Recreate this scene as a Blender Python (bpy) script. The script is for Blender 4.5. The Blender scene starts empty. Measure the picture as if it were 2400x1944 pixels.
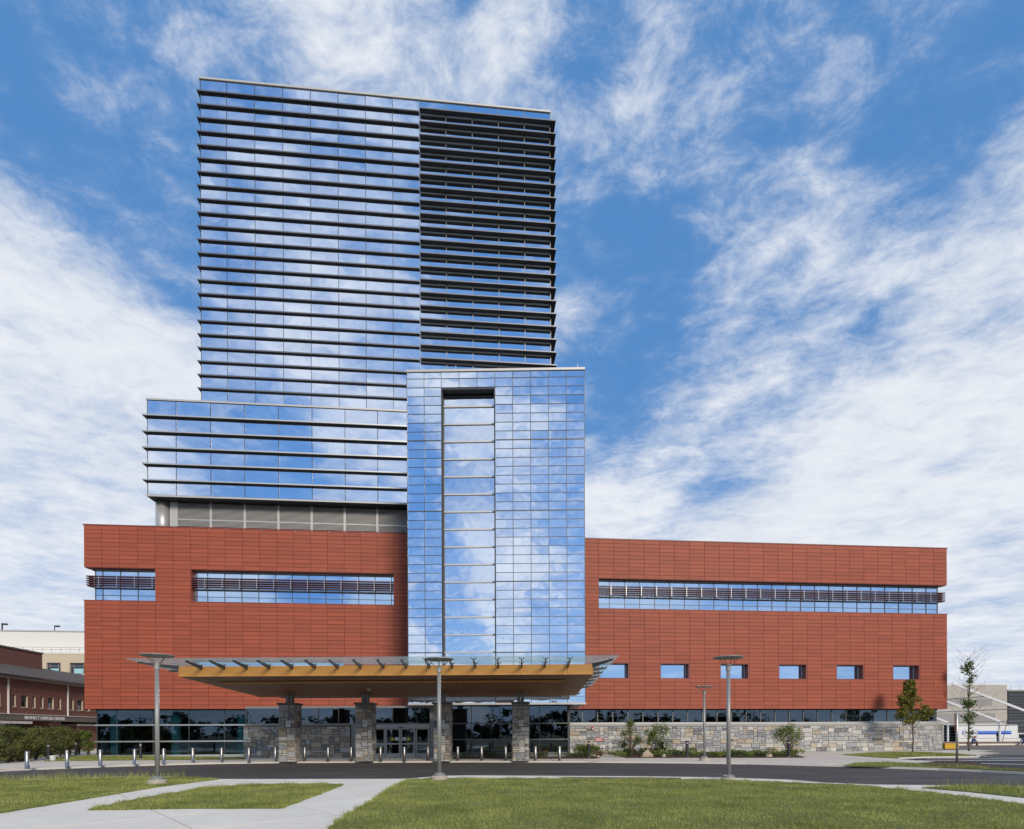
import bpy, bmesh, math, random
import numpy as np
from mathutils import Matrix, Vector
random.seed(7); rng = np.random.default_rng(7)
R_ = math.radians
sc = bpy.context.scene
col = sc.collection

# ------------------------------------------------------------------ survey of the site
# metres; X along the brick-red facade, Y into the building, camera stands over the origin
FPX, PX, PY, ROLL, CAMH = 1300., 1200., 1717., .004, 1.7
TH = math.atan(.0897); CT, ST = math.cos(TH), math.sin(TH)
def ray(x, y):
    yy = y+ROLL*(x-PX); xx = x-ROLL*(y-PY)
    a = (xx-PX)/FPX; b = (PY-yy)/FPX
    return (a*CT+ST, -a*ST+CT, b)
def G(x, y, z=0.):                      # point on level ground
    d = ray(x, y); k = (z-CAMH)/d[2]; return (d[0]*k, d[1]*k)
def F(x, y, Y):                         # point on a plane parallel to the facade
    d = ray(x, y); k = Y/d[1]; return (d[0]*k, CAMH+d[2]*k)
def SX(x, y, X0):                       # point on a plane square to the facade
    d = ray(x, y); k = X0/d[0]; return (d[1]*k, CAMH+d[2]*k)
def camdepth(X, Y): return X*ST+Y*CT

# ------------------------------------------------------------------ camera
cam = bpy.data.cameras.new('camera'); cam.sensor_width = 36; cam.lens = FPX/2400*36
cam.shift_y = (PY-972)/2400; cam.clip_start = .1; cam.clip_end = 3000
camo = bpy.data.objects.new('camera', cam); col.objects.link(camo)
camo.matrix_world = Matrix.Translation((0, 0, CAMH)) @ Matrix.Rotation(-TH, 4, 'Z') @ Matrix.Rotation(R_(90), 4, 'X') @ Matrix.Rotation(-ROLL, 4, 'Z')
sc.camera = camo

# ------------------------------------------------------------------ sun, sky, exposure
SUN_AZ, SUN_EL = 16., 25.               # degrees right of the camera's back, above the horizon
sd = Vector((math.sin(R_(SUN_AZ))*math.cos(R_(SUN_EL)), -math.cos(R_(SUN_AZ))*math.cos(R_(SUN_EL)), math.sin(R_(SUN_EL))))
sun = bpy.data.lights.new('sun', 'SUN'); sun.energy = 2.7; sun.angle = R_(15.); sun.color = (1., .90, .77)
suno = bpy.data.objects.new('sun', sun); col.objects.link(suno)
suno.rotation_euler = (-sd).to_track_quat('-Z', 'Y').to_euler(); suno.location = (10, -40, 60)
sc.view_settings.view_transform = 'Standard'; sc.view_settings.look = 'None'
sc.view_settings.exposure = 0.; sc.view_settings.gamma = 1.; sc.view_settings.use_curve_mapping = False

class NT:
    def __init__(s, tree): s.t = tree; s.n = tree.nodes; s.l = tree.links
    def new(s, typ, **kw):
        n = s.n.new(typ)
        for k, v in kw.items(): setattr(n, k, v)
        return n
    def put(s, sock, v):
        if isinstance(v, bpy.types.NodeSocket): s.l.new(v, sock)
        elif v is not None: sock.default_value = v
    def math(s, op, a, b=None, c=None, clamp=False):
        n = s.new('ShaderNodeMath', operation=op, use_clamp=clamp)
        s.put(n.inputs[0], a); s.put(n.inputs[1], b); s.put(n.inputs[2], c); return n.outputs[0]
    def mix(s, f, a, b, blend='MIX'):
        n = s.new('ShaderNodeMix', data_type='RGBA', blend_type=blend)
        s.put(n.inputs[0], f); s.put(n.inputs[6], a); s.put(n.inputs[7], b); return n.outputs[2]
    def noise(s, vec, scale, detail=4., rough=.55, dist=0., dim='3D'):
        n = s.new('ShaderNodeTexNoise', noise_dimensions=dim); s.put(n.inputs['Vector'], vec)
        n.inputs['Scale'].default_value = scale; n.inputs['Detail'].default_value = detail
        n.inputs['Roughness'].default_value = rough; n.inputs['Distortion'].default_value = dist
        return n.outputs['Fac'], n.outputs['Color']
    def ramp(s, f, pts, interp='EASE'):
        n = s.new('ShaderNodeValToRGB'); n.color_ramp.interpolation = interp
        e = n.color_ramp.elements
        while len(e) < len(pts): e.new(.5)
        for i, (p, v) in enumerate(pts):
            e[i].position = p
            e[i].color = (v, v, v, 1) if not hasattr(v, '__len__') else (*v[:3], 1)
        s.put(n.inputs[0], f); return n.outputs[0]
    def comb(s, x, y, z=0.):
        n = s.new('ShaderNodeCombineXYZ'); s.put(n.inputs[0], x); s.put(n.inputs[1], y); s.put(n.inputs[2], z); return n.outputs[0]

SKY_STR = .1; SEED = 11.
wd = bpy.data.worlds.new('World'); sc.world = wd; wd.use_nodes = True
w = NT(wd.node_tree); w.n.clear()
sky = w.new('ShaderNodeTexSky', sky_type='NISHITA'); sky.sun_disc = False
sky.sun_elevation = R_(SUN_EL); sky.sun_rotation = R_(180-SUN_AZ); sky.altitude = 200; sky.air_density = 1.; sky.dust_density = .3; sky.ozone_density = 3.5
tc = w.new('ShaderNodeTexCoord'); sp = w.new('ShaderNodeSeparateXYZ'); w.l.new(tc.outputs['Generated'], sp.inputs[0])
dx, dy, dz = sp.outputs
up = w.math('ADD', w.math('MAXIMUM', dz, 0.), .06)
# a flat cloud layer seen in perspective: broken cloud streets running away along the view
qx = w.math('DIVIDE', w.math('SUBTRACT', w.math('MULTIPLY', dx, CT), w.math('MULTIPLY', dy, ST)), up)
qy = w.math('DIVIDE', w.math('ADD', w.math('MULTIPLY', dx, ST), w.math('MULTIPLY', dy, CT)), up)
warp, warpc = w.noise(w.comb(qx, w.math('MULTIPLY', qy, .8)), 1.2, 3.)
wx = w.math('ADD', qx, w.math('MULTIPLY', w.math('SUBTRACT', warp, .5), .45))
street = w.ramp(w.math('MULTIPLY_ADD', wx, .25, .5),
    [(0., .40), (.14, .38), (.22, .56), (.285, .66), (.335, .26), (.395, .28), (.43, .60), (.49, .62), (.53, .36), (.575, .26), (.61, .34), (.67, .20), (.74, .60), (.82, .54), (1., .40)])
rr = w.math('SQRT', w.math('ADD', w.math('MULTIPLY', qx, qx), w.math('MULTIPLY', qy, qy)))
far = w.ramp(w.math('MULTIPLY', rr, .2), [(0., 0.), (.19, .02), (.30, .28), (.5, .46), (1., .44)])
bank = w.ramp(w.math('MULTIPLY_ADD', qy, .2, .5), [(0., .35), (.42, .28), (.58, .65), (.70, 1.)])   # the cloud bank thickens ahead
far = w.math('MULTIPLY', far, bank)
qv = w.comb(qx, w.math('MULTIPLY', qy, 1.12), SEED)
n1, _ = w.noise(qv, 2.4, 12., .60, .15)
n2, _ = w.noise(w.comb(qx, w.math('MULTIPLY', qy, 1.2), 3.7), 9.5, 11., .68, .35)
n3, _ = w.noise(w.comb(qx, qy, 9.1), 1.1, 4., .5)
dens = w.math('ADD', w.math('ADD', w.math('MULTIPLY', w.math('SUBTRACT', n1, .5), w.math('DIVIDE', 1.75, w.math('ADD', .72, w.math('MULTIPLY', rr, .28)))), w.math('MULTIPLY', w.math('SUBTRACT', n2, .5), w.math('DIVIDE', 1.5, w.math('ADD', .45, w.math('MULTIPLY', rr, .8))))),
              w.math('ADD', w.math('ADD', street, far), w.math('MULTIPLY', w.math('SUBTRACT', n3, .5), .5)))
cover = w.ramp(dens, [(.27, 0.), (.47, .22), (.74, .76), (1., .96)], 'B_SPLINE')
shade = w.ramp(w.math('ADD', w.math('MULTIPLY', n2, .7), w.math('MULTIPLY', n1, .8)), [(.45, (6.6, 7.2, 8.2)), (.9, (8.8, 9.0, 9.4))], 'LINEAR')
tint = w.mix(.78, w.mix(1., sky.outputs[0], (.62, .98, 1.38, 1), 'MULTIPLY'), (.95, 2.85, 6.3, 1))
haze = w.ramp(dz, [(0., .7), (.08, .40), (.25, .12), (.55, .02), (1., 0.)])
base = w.mix(haze, tint, (5.0, 6.4, 8.0, 1))
skycol = w.mix(cover, base, shade)
bg = w.new('ShaderNodeBackground'); bg.inputs[1].default_value = SKY_STR; w.l.new(skycol, bg.inputs[0])
wo = w.new('ShaderNodeOutputWorld'); w.l.new(bg.outputs[0], wo.inputs[0])

# ------------------------------------------------------------------ materials
MATS = {}
def mat(name, c, rough=.6, metal=0., var=.12, vscale=3., bump=0., bscale=60., vary=0., spec=.5, island=0., coat=0.):
    """plain surface: base colour with soft blotches, optional fine relief, per-piece tint"""
    if name in MATS: return MATS[name]
    m = bpy.data.materials.new(name); m.use_nodes = True; t = NT(m.node_tree)
    b = t.n['Principled BSDF']; tcx = t.new('ShaderNodeTexCoord'); geo = t.new('ShaderNodeNewGeometry')
    pos = geo.outputs['Position']
    f, _ = t.noise(pos, vscale, 5., .6)
    f2, _ = t.noise(pos, vscale*9, 3., .6)
    g = t.math('ADD', t.math('MULTIPLY', t.math('SUBTRACT', f, .5), 2*var), t.math('MULTIPLY', t.math('SUBTRACT', f2, .5), var))
    g = t.math('ADD', g, 1.)
    if vary:
        oi = t.new('ShaderNodeObjectInfo')
        g = t.math('ADD', g, t.math('MULTIPLY', t.math('SUBTRACT', oi.outputs['Random'], .5), vary))
    if island:
        g = t.math('ADD', g, t.math('MULTIPLY', t.math('SUBTRACT', geo.outputs['Random Per Island'], .5), island))
    v = t.new('ShaderNodeVectorMath', operation='SCALE'); v.inputs[0].default_value = c; t.l.new(g, v.inputs['Scale'])
    t.l.new(v.outputs[0], b.inputs['Base Color'])
    b.inputs['Metallic'].default_value = metal; b.inputs['Specular IOR Level'].default_value = spec
    t.put(b.inputs['Roughness'], t.math('ADD', rough-.06, t.math('MULTIPLY', f2, .12), clamp=True))
    if coat: b.inputs['Coat Weight'].default_value = coat
    if bump:
        bn = t.new('ShaderNodeBump'); bn.inputs['Strength'].default_value = bump; bn.inputs['Distance'].default_value = .02
        fb, _ = t.noise(pos, bscale, 4., .65); t.l.new(fb, bn.inputs['Height']); t.l.new(bn.outputs[0], b.inputs['Normal'])
    MATS[name] = m; return m
def leafmat(name, c1, c2, ns=1.7, na=.9):
    m = bpy.data.materials.new(name); m.use_nodes = True; t = NT(m.node_tree); b = t.n['Principled BSDF']
    geo = t.new('ShaderNodeNewGeometry')
    f, _ = t.noise(geo.outputs['Position'], ns, 6., .65)
    k = t.math('ADD', t.math('MULTIPLY', geo.outputs['Random Per Island'], .7), t.math('MULTIPLY', t.math('SUBTRACT', f, .35 if na < 1 else .45), na), clamp=True)
    cc = t.mix(k, (*c1, 1), (*c2, 1)); t.l.new(cc, b.inputs['Base Color']); b.inputs['Roughness'].default_value = .55; b.inputs['Specular IOR Level'].default_value = .3
    tr = t.new('ShaderNodeBsdfTranslucent'); t.l.new(cc, tr.inputs[0])
    mx = t.new('ShaderNodeMixShader'); mx.inputs[0].default_value = .3
    t.l.new(b.outputs[0], mx.inputs[1]); t.l.new(tr.outputs[0], mx.inputs[2]); t.l.new(mx.outputs[0], t.n['Material Output'].inputs[0])
    MATS[name] = m; return m
def mirror(name, c, wav=.035, scale=.9, var=.1):
    m = bpy.data.materials.new(name); m.use_nodes = True; t = NT(m.node_tree); b = t.n['Principled BSDF']
    oi = t.new('ShaderNodeObjectInfo'); geo = t.new('ShaderNodeNewGeometry')
    g = t.math('ADD', 1.-var/2, t.math('MULTIPLY', oi.outputs['Random'], var))
    v = t.new('ShaderNodeVectorMath', operation='SCALE'); v.inputs[0].default_value = c; t.l.new(g, v.inputs['Scale'])
    t.l.new(v.outputs[0], b.inputs['Base Color']); b.inputs['Metallic'].default_value = 1.; b.inputs['Roughness'].default_value = .02
    bn = t.new('ShaderNodeBump'); bn.inputs['Strength'].default_value = 1.; bn.inputs['Distance'].default_value = wav
    off = t.new('ShaderNodeVectorMath', operation='ADD'); t.l.new(geo.outputs['Position'], off.inputs[0])
    sh = t.new('ShaderNodeVectorMath', operation='SCALE'); sh.inputs[0].default_value = (31., 17., 23.); t.l.new(oi.outputs['Random'], sh.inputs['Scale']); t.l.new(sh.outputs[0], off.inputs[1])
    fb, _ = t.noise(off.outputs[0], scale, 1.5, .4, .6); t.l.new(fb, bn.inputs['Height']); t.l.new(bn.outputs[0], b.inputs['Normal'])
    MATS[name] = m; return m
def clearglass(name, tint, gl, refl=.9, wav=.0):
    m = bpy.data.materials.new(name); m.use_nodes = True; t = NT(m.node_tree)
    for n in list(t.n):
        if n.type == 'BSDF_PRINCIPLED': t.n.remove(n)
    tr = t.new('ShaderNodeBsdfTransparent'); tr.inputs[0].default_value = (*tint, 1)
    g = t.new('ShaderNodeBsdfGlossy'); g.inputs[0].default_value = (refl*.74, refl*.88, refl*1.05, 1); g.inputs['Roughness'].default_value = .01
    fr = t.new('ShaderNodeFresnel'); fr.inputs[0].default_value = 1.5
    if wav:
        geo = t.new('ShaderNodeNewGeometry'); bn = t.new('ShaderNodeBump'); bn.inputs['Strength'].default_value = 1.; bn.inputs['Distance'].default_value = wav
        fb, _ = t.noise(geo.outputs['Position'], 1.1, 1.5, .4); t.l.new(fb, bn.inputs['Height']); t.l.new(bn.outputs[0], g.inputs['Normal'])
    k = t.math('ADD', t.math('MULTIPLY', fr.outputs[0], 1.), gl, clamp=True)
    mx = t.new('ShaderNodeMixShader'); t.l.new(k, mx.inputs[0]); t.l.new(tr.outputs[0], mx.inputs[1]); t.l.new(g.outputs[0], mx.inputs[2])
    t.l.new(mx.outputs[0], t.n['Material Output'].inputs[0]); MATS[name] = m; return m
def stonemat(name, c, vein):
    m = bpy.data.materials.new(name); m.use_nodes = True; t = NT(m.node_tree); b = t.n['Principled BSDF']
    oi = t.new('ShaderNodeObjectInfo'); tcx = t.new('ShaderNodeTexCoord'); geo = t.new('ShaderNodeNewGeometry')
    off = t.new('ShaderNodeVectorMath', operation='ADD'); t.l.new(geo.outputs['Position'], off.inputs[0])
    sh = t.new('ShaderNodeVectorMath', operation='SCALE'); sh.inputs[0].default_value = (41., 13., 29.); t.l.new(oi.outputs['Random'], sh.inputs['Scale']); t.l.new(sh.outputs[0], off.inputs[1])
    wv = t.new('ShaderNodeTexWave', wave_type='BANDS', bands_direction='DIAGONAL'); wv.inputs['Scale'].default_value = 1.6; wv.inputs['Distortion'].default_value = 9.; wv.inputs['Detail'].default_value = 4.; wv.inputs['Detail Scale'].default_value = 1.2
    t.l.new(off.outputs[0], wv.inputs['Vector'])
    f, _ = t.noise(off.outputs[0], 7., 7., .65)
    k = t.math('ADD', t.math('MULTIPLY', wv.outputs['Fac'], .22), t.math('MULTIPLY', f, .85), clamp=True)
    cc = t.mix(t.ramp(k, [(.25, 0.), (.8, 1.)]), (*c, 1), (*vein, 1))
    g = t.math('ADD', .86, t.math('MULTIPLY', oi.outputs['Random'], .28)); v = t.new('ShaderNodeVectorMath', operation='SCALE'); t.l.new(cc, v.inputs[0]); t.l.new(g, v.inputs['Scale'])
    t.l.new(v.outputs[0], b.inputs['Base Color']); b.inputs['Roughness'].default_value = .85
    bn = t.new('ShaderNodeBump'); bn.inputs['Strength'].default_value = .45; bn.inputs['Distance'].default_value = .02
    t.l.new(k, bn.inputs['Height']); t.l.new(bn.outputs[0], b.inputs['Normal']); MATS[name] = m; return m
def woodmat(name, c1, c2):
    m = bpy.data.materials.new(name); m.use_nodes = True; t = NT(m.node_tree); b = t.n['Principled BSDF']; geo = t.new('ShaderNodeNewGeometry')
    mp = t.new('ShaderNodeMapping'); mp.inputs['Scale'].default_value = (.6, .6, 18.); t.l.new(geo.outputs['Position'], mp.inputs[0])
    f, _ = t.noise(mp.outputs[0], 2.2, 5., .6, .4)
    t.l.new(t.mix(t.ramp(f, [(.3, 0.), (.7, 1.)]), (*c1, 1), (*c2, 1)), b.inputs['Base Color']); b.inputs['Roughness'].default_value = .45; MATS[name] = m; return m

mat('terracotta', (.330, .069, .030), .62, var=.05, vscale=.35, vary=.21, island=.0, bump=.15, bscale=45)
mat('terracotta_field', (.330, .069, .030), .62, var=.05, vscale=.35, island=.21, bump=.15, bscale=45)
mat('joint_dark', (.045, .02, .017), .9)
mat('terracotta_trim', (.22, .055, .04), .5, var=.06)
mat('louver_red', (.085, .02, .022), .45, var=.06)
mat('mortar', (.13, .125, .115), .95)
mat('lip_dark', (.15, .155, .175), .4, .5, var=.06)
mat('aluminium', (.52, .52, .50), .38, .75, var=.06, vscale=1.)
mat('pale_metal', (.50, .49, .465), .45, .3, var=.05, vscale=1.)
mat('mullion', (.075, .08, .085), .4, .4, var=.05)
mat('mullion_pale', (.17, .17, .16), .4, .5, var=.05)
mat('fin_dark', (.034, .034, .042), .5, .2, var=.08)
mat('steel_grey', (.25, .25, .245), .42, .35, var=.06)
mat('louver_grey', (.47, .46, .43), .5, .2, var=.06)
mat('post_grey', (.30, .30, .285), .42, .25, var=.05)
mat('capstone', (.34, .33, .31), .8, var=.12, vscale=1.5)
mat('foot_concrete', (.46, .40, .32), .9, var=.2, vscale=6)
mat('column_metal', (.50, .49, .47), .4, .5, var=.04)
mat('stainless', (.40, .39, .37), .38, 1., var=.05, vscale=5)
mat('black_metal', (.035, .035, .038), .45, .2, var=.08)
mat('joint_grey', (.16, .15, .13), .95, var=.2)
mat('concrete', (.80, .735, .62), .85, var=.2, vscale=.35, bump=.12, bscale=90, vary=.07)
mat('kerb_concrete', (.62, .58, .51), .85, var=.12, vscale=1.2, bump=.15, bscale=70)
mat('apron_concrete', (.68, .62, .51), .85, var=.1, vscale=.6, bump=.12, bscale=80, vary=.09)
def roadmat():
    m = bpy.data.materials.new('asphalt'); m.use_nodes = True; t = NT(m.node_tree); b = t.n['Principled BSDF']; geo = t.new('ShaderNodeNewGeometry')
    mp = t.new('ShaderNodeMapping'); mp.inputs['Scale'].default_value = (.12, 1.3, 1.); mp.inputs['Rotation'].default_value = (0, 0, R_(4)); t.l.new(geo.outputs['Position'], mp.inputs[0])
    a, _ = t.noise(mp.outputs[0], 1.6, 6., .62, .5); c, _ = t.noise(geo.outputs['Position'], .35, 5., .6); d, _ = t.noise(geo.outputs['Position'], 42., 3., .7)
    k = t.math('ADD', t.math('MULTIPLY', a, .55), t.math('ADD', t.math('MULTIPLY', c, .3), t.math('MULTIPLY', d, .22)))
    t.l.new(t.ramp(k, [(.36, (.034, .031, .029)), (.53, (.068, .062, .057)), (.68, (.125, .113, .10))], 'LINEAR'), b.inputs['Base Color']); b.inputs['Roughness'].default_value = .82
    bn = t.new('ShaderNodeBump'); bn.inputs['Strength'].default_value = .35; bn.inputs['Distance'].default_value = .01; t.l.new(d, bn.inputs['Height']); t.l.new(bn.outputs[0], b.inputs['Normal']); MATS['asphalt'] = m
roadmat()
mat('asphalt_new', (.03, .031, .034), .8, var=.12, vscale=.6, bump=.3, bscale=160)
mat('paint_white', (.68, .68, .66), .7, var=.14, vscale=4)
mat('earth', (.10, .10, .05), .95, var=.3, vscale=.8)
mat('mulch', (.062, .036, .022), .95, var=.45, vscale=9, bump=.9, bscale=35)
mat('soil', (.12, .14, .03), .95, var=.35, vscale=1.2)
mat('sandstone_rock', (.42, .33, .23), .9, var=.3, vscale=3, bump=.7, bscale=8)
mat('brick', (.2, .07, .05), .85, var=.2, vscale=2.)
mat('roof_shingle', (.12, .10, .088), .9, var=.3, vscale=4, bump=.5, bscale=14)
mat('band_brown', (.17, .145, .125), .6, var=.06)
mat('cream', (.60, .50, .36), .8, var=.05, vscale=.6)
mat('off_white', (.74, .72, .67), .7, var=.04, vscale=.5)
mat('beige_panel', (.46, .42, .37), .75, var=.05, vscale=.4)
mat('grey_band', (.30, .29, .28), .6, var=.06)
mat('dark_slat', (.032, .036, .045), .5, .2, var=.08)
mat('white_paint', (.76, .76, .74), .4, var=.03)
mat('blue_paint', (.02, .075, .46), .4, var=.03)
mat('light_blue_paint', (.06, .22, .66), .4, var=.03)
mat('tent_white', (.68, .68, .68), .45, .2, var=.04)
mat('deck_wood', (.26, .13, .07), .8, var=.3, vscale=3)
mat('yellow_plastic', (.62, .36, .02), .5, var=.08)
mat('rubber', (.02, .02, .02), .8)
mat('dark_glass', (.012, .016, .022), .06, var=.05, spec=.9)
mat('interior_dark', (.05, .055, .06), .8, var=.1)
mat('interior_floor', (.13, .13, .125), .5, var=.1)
mat('interior_teal', (.34, .62, .64), .6, var=.05)
mat('red_paint', (.50, .03, .035), .45, var=.05)
mat('sign_letters', (.80, .79, .76), .5, var=.02)
mat('bark', (.11, .085, .065), .9, var=.3, vscale=9, bump=.6, bscale=40)
mat('twig', (.13, .09, .08), .9, var=.2)
mat('skin', (.42, .23, .16), .6, var=.04)
mat('cloth_dark', (.022, .022, .026), .9, var=.1); mat('cloth_denim', (.06, .10, .18), .9, var=.15, vscale=6); mat('cloth_blue', (.10, .18, .36), .9, var=.1)
mat('cap_red', (.35, .04, .05), .8); mat('hair', (.05, .035, .025), .8)
mat('sign_yellow', (.65, .58, .03), .5); mat('sticker', (.55, .66, .66), .5)
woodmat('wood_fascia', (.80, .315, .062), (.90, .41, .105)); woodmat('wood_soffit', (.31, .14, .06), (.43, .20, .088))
mirror('mirror_glass', (.82, .88, .98), .006, .45); mirror('mirror_shaft', (.80, .87, .98), .010, .7); mirror('mirror_window', (.52, .68, .88), .003, .5)
clearglass('store_glass', (.38, .52, .56), .07, .85, .003)
clearglass('dark_store_glass', (.20, .27, .31), .12, .85, .004)
def fritglass(name):
    m = bpy.data.materials.new(name); m.use_nodes = True; t = NT(m.node_tree)
    for n in list(t.n):
        if n.type == 'BSDF_PRINCIPLED': t.n.remove(n)
    tr = t.new('ShaderNodeBsdfTransparent'); tr.inputs[0].default_value = (.86, .93, .91, 1)
    tl = t.new('ShaderNodeBsdfTranslucent'); tl.inputs[0].default_value = (.62, .70, .68, 1)
    g = t.new('ShaderNodeBsdfGlossy'); g.inputs[0].default_value = (.9, .9, .9, 1); g.inputs['Roughness'].default_value = .04
    a = t.new('ShaderNodeMixShader'); a.inputs[0].default_value = .24; t.l.new(tr.outputs[0], a.inputs[1]); t.l.new(tl.outputs[0], a.inputs[2])
    b = t.new('ShaderNodeMixShader'); b.inputs[0].default_value = .06; t.l.new(a.outputs[0], b.inputs[1]); t.l.new(g.outputs[0], b.inputs[2])
    t.l.new(b.outputs[0], t.n['Material Output'].inputs[0]); MATS[name] = m
fritglass('canopy_glass')
ST_G = [stonemat('stone_grey', (.27, .27, .265), (.44, .435, .42)), stonemat('stone_blue', (.22, .23, .24), (.37, .375, .375)), stonemat('stone_pale', (.42, .40, .36), (.56, .53, .47)),
        stonemat('stone_tan', (.34, .28, .20), (.50, .42, .32)), stonemat('stone_brown', (.20, .165, .125), (.36, .30, .23)), stonemat('stone_dark', (.12, .12, .125), (.30, .29, .28))]
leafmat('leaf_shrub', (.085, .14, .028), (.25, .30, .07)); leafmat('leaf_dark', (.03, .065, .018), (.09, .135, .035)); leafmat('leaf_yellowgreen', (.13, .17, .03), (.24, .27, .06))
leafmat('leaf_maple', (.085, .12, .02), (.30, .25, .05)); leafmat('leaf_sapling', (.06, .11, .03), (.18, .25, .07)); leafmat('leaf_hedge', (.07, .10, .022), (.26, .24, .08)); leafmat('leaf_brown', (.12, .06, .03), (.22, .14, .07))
leafmat('grass_blade', (.125, .16, .02), (.62, .62, .19), .7, 1.7); leafmat('leaf_far', (.02, .035, .015), (.05, .07, .03))
M = MATS

# ------------------------------------------------------------------ mesh helpers
class MB:
    def __init__(s): s.v = []; s.f = []
    def box(s, x0, x1, y0, y1, z0, z1, T=None):
        b = len(s.v); P = [(x, y, z) for z in (z0, z1) for y in (y0, y1) for x in (x0, x1)]
        s.v += [T(*p) for p in P] if T else P
        s.f += [tuple(b+i for i in q) for q in ((0, 2, 3, 1), (4, 5, 7, 6), (0, 1, 5, 4), (2, 6, 7, 3), (0, 4, 6, 2), (1, 3, 7, 5))]; return s
    def hexa(s, P):                      # 8 points: bottom 4 (ccw), top 4
        b = len(s.v); s.v += [tuple(p) for p in P]
        s.f += [tuple(b+i for i in q) for q in ((3, 2, 1, 0), (4, 5, 6, 7), (0, 1, 5, 4), (1, 2, 6, 5), (2, 3, 7, 6), (3, 0, 4, 7))]; return s
    def tube(s, a, b, r0, r1=None, n=10, cap=True):
        r1 = r0 if r1 is None else r1; a = Vector(a); b = Vector(b); d = (b-a)
        if d.length < 1e-6: return s
        q = d.to_track_quat('Z', 'Y'); k = len(s.v)
        for p, r in ((a, r0), (b, r1)):
            for i in range(n):
                t = 2*math.pi*i/n; s.v.append(tuple(p+q@Vector((r*math.cos(t), r*math.sin(t), 0))))
        s.f += [(k+i, k+(i+1) % n, k+n+(i+1) % n, k+n+i) for i in range(n)]
        if cap: s.f += [tuple(k+i for i in reversed(range(n))), tuple(k+n+i for i in range(n))]
        return s
    def lathe(s, prof, n=24, c=(0, 0, 0)):
        k = len(s.v); m = len(prof)
        for r, z in prof:
            for i in range(n):
                t = 2*math.pi*i/n; s.v.append((c[0]+r*math.cos(t), c[1]+r*math.sin(t), c[2]+z))
        for j in range(m-1):
            s.f += [(k+j*n+i, k+j*n+(i+1) % n, k+(j+1)*n+(i+1) % n, k+(j+1)*n+i) for i in range(n)]
        s.f += [tuple(k+i for i in reversed(range(n))), tuple(k+(m-1)*n+i for i in range(n))]; return s
    def prism(s, poly, z0, z1):          # polygon in plan, extruded
        k = len(s.v); n = len(poly)
        ar = sum(poly[i][0]*poly[(i+1) % n][1]-poly[(i+1) % n][0]*poly[i][1] for i in range(n))
        if ar < 0: poly = poly[::-1]
        s.v += [(p[0], p[1], z0) for p in poly]+[(p[0], p[1], z1) for p in poly]
        s.f += [tuple(k+i for i in reversed(range(n))), tuple(k+n+i for i in range(n))]
        s.f += [(k+i, k+(i+1) % n, k+n+(i+1) % n, k+n+i) for i in range(n)]; return s
    def leaf(s, p, nrm, up, l, wd):
        p = Vector(p); nrm = Vector(nrm).normalized(); u = Vector(up); u = (u-nrm*u.dot(nrm))
        if u.length < 1e-4: u = Vector((1, 0, 0))
        u.normalize(); r = u.cross(nrm); k = len(s.v)
        s.v += [tuple(p), tuple(p+u*l*.5+r*wd*.5+nrm*l*.08), tuple(p+u*l), tuple(p+u*l*.5-r*wd*.5+nrm*l*.08)]
        s.f += [(k, k+1, k+2), (k, k+2, k+3)]; return s
    def mesh(s, name):
        m = bpy.data.meshes.new(name); m.from_pydata(s.v, [], s.f); m.update(); return m
    def build(s, name, m, parent=None, smooth=False):
        me = s.mesh(name); return place(name, me, m, parent, smooth=smooth)
def place(name, me, m=None, parent=None, loc=(0, 0, 0), rot=None, smooth=False):
    o = bpy.data.objects.new(name, me); col.objects.link(o)
    if m and not me.materials: me.materials.append(m if not isinstance(m, str) else M[m])
    if smooth:
        me.polygons.foreach_set('use_smooth', [True]*len(me.polygons))
    o.location = loc
    if rot: o.rotation_euler = rot
    adopt(o, parent); return o
WL = {}
def adopt(o, parent):                    # parents carry no rotation: undo their offset only
    if parent is not None:
        o.parent = parent; o.matrix_parent_inverse = Matrix.Translation(-Vector(WL[parent.name]))
    WL[o.name] = (0, 0, 0) if parent is not None else tuple(o.location)
def tag(o, label=None, cat=None, group=None, kind=None):
    if label: o['label'] = label
    if cat: o['category'] = cat
    if group: o['group'] = group
    if kind: o['kind'] = kind
    return o
def thing(name, loc, label, cat, group=None):
    o = bpy.data.objects.new(name, None); col.objects.link(o); o.empty_display_size = .3; o.location = loc; WL[o.name] = tuple(loc)
    return tag(o, label, cat, group)
def part_group(name, parent):            # an Empty that groups sub-parts, sits at the thing's base
    o = bpy.data.objects.new(name, None); col.objects.link(o); o.empty_display_size = .3
    o.parent = parent; WL[o.name] = WL[parent.name]; return o
def copy_tree(o, parent=None):
    c = o.copy(); col.objects.link(c); WL[c.name] = WL[o.name]
    if parent is not None: c.parent = parent
    for ch in list(o.children): copy_tree(ch, c)
    return c
def structure(name, mb, m): return tag(mb.build(name, m), kind='structure')
BOXC = {}
def boxpiece(name, sx, sy, sz, m, parent, c, rz=0., rot=None):
    """one box-shaped piece centred at c; alike pieces share their mesh"""
    key = (round(sx, 3), round(sy, 3), round(sz, 3), m)
    if key not in BOXC:
        me = MB().box(-sx/2, sx/2, -sy/2, sy/2, -sz/2, sz/2).mesh(name); me.materials.append(M[m]); BOXC[key] = me
    return place(name, BOXC[key], None, parent, c, rot or (0, 0, rz))
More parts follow.
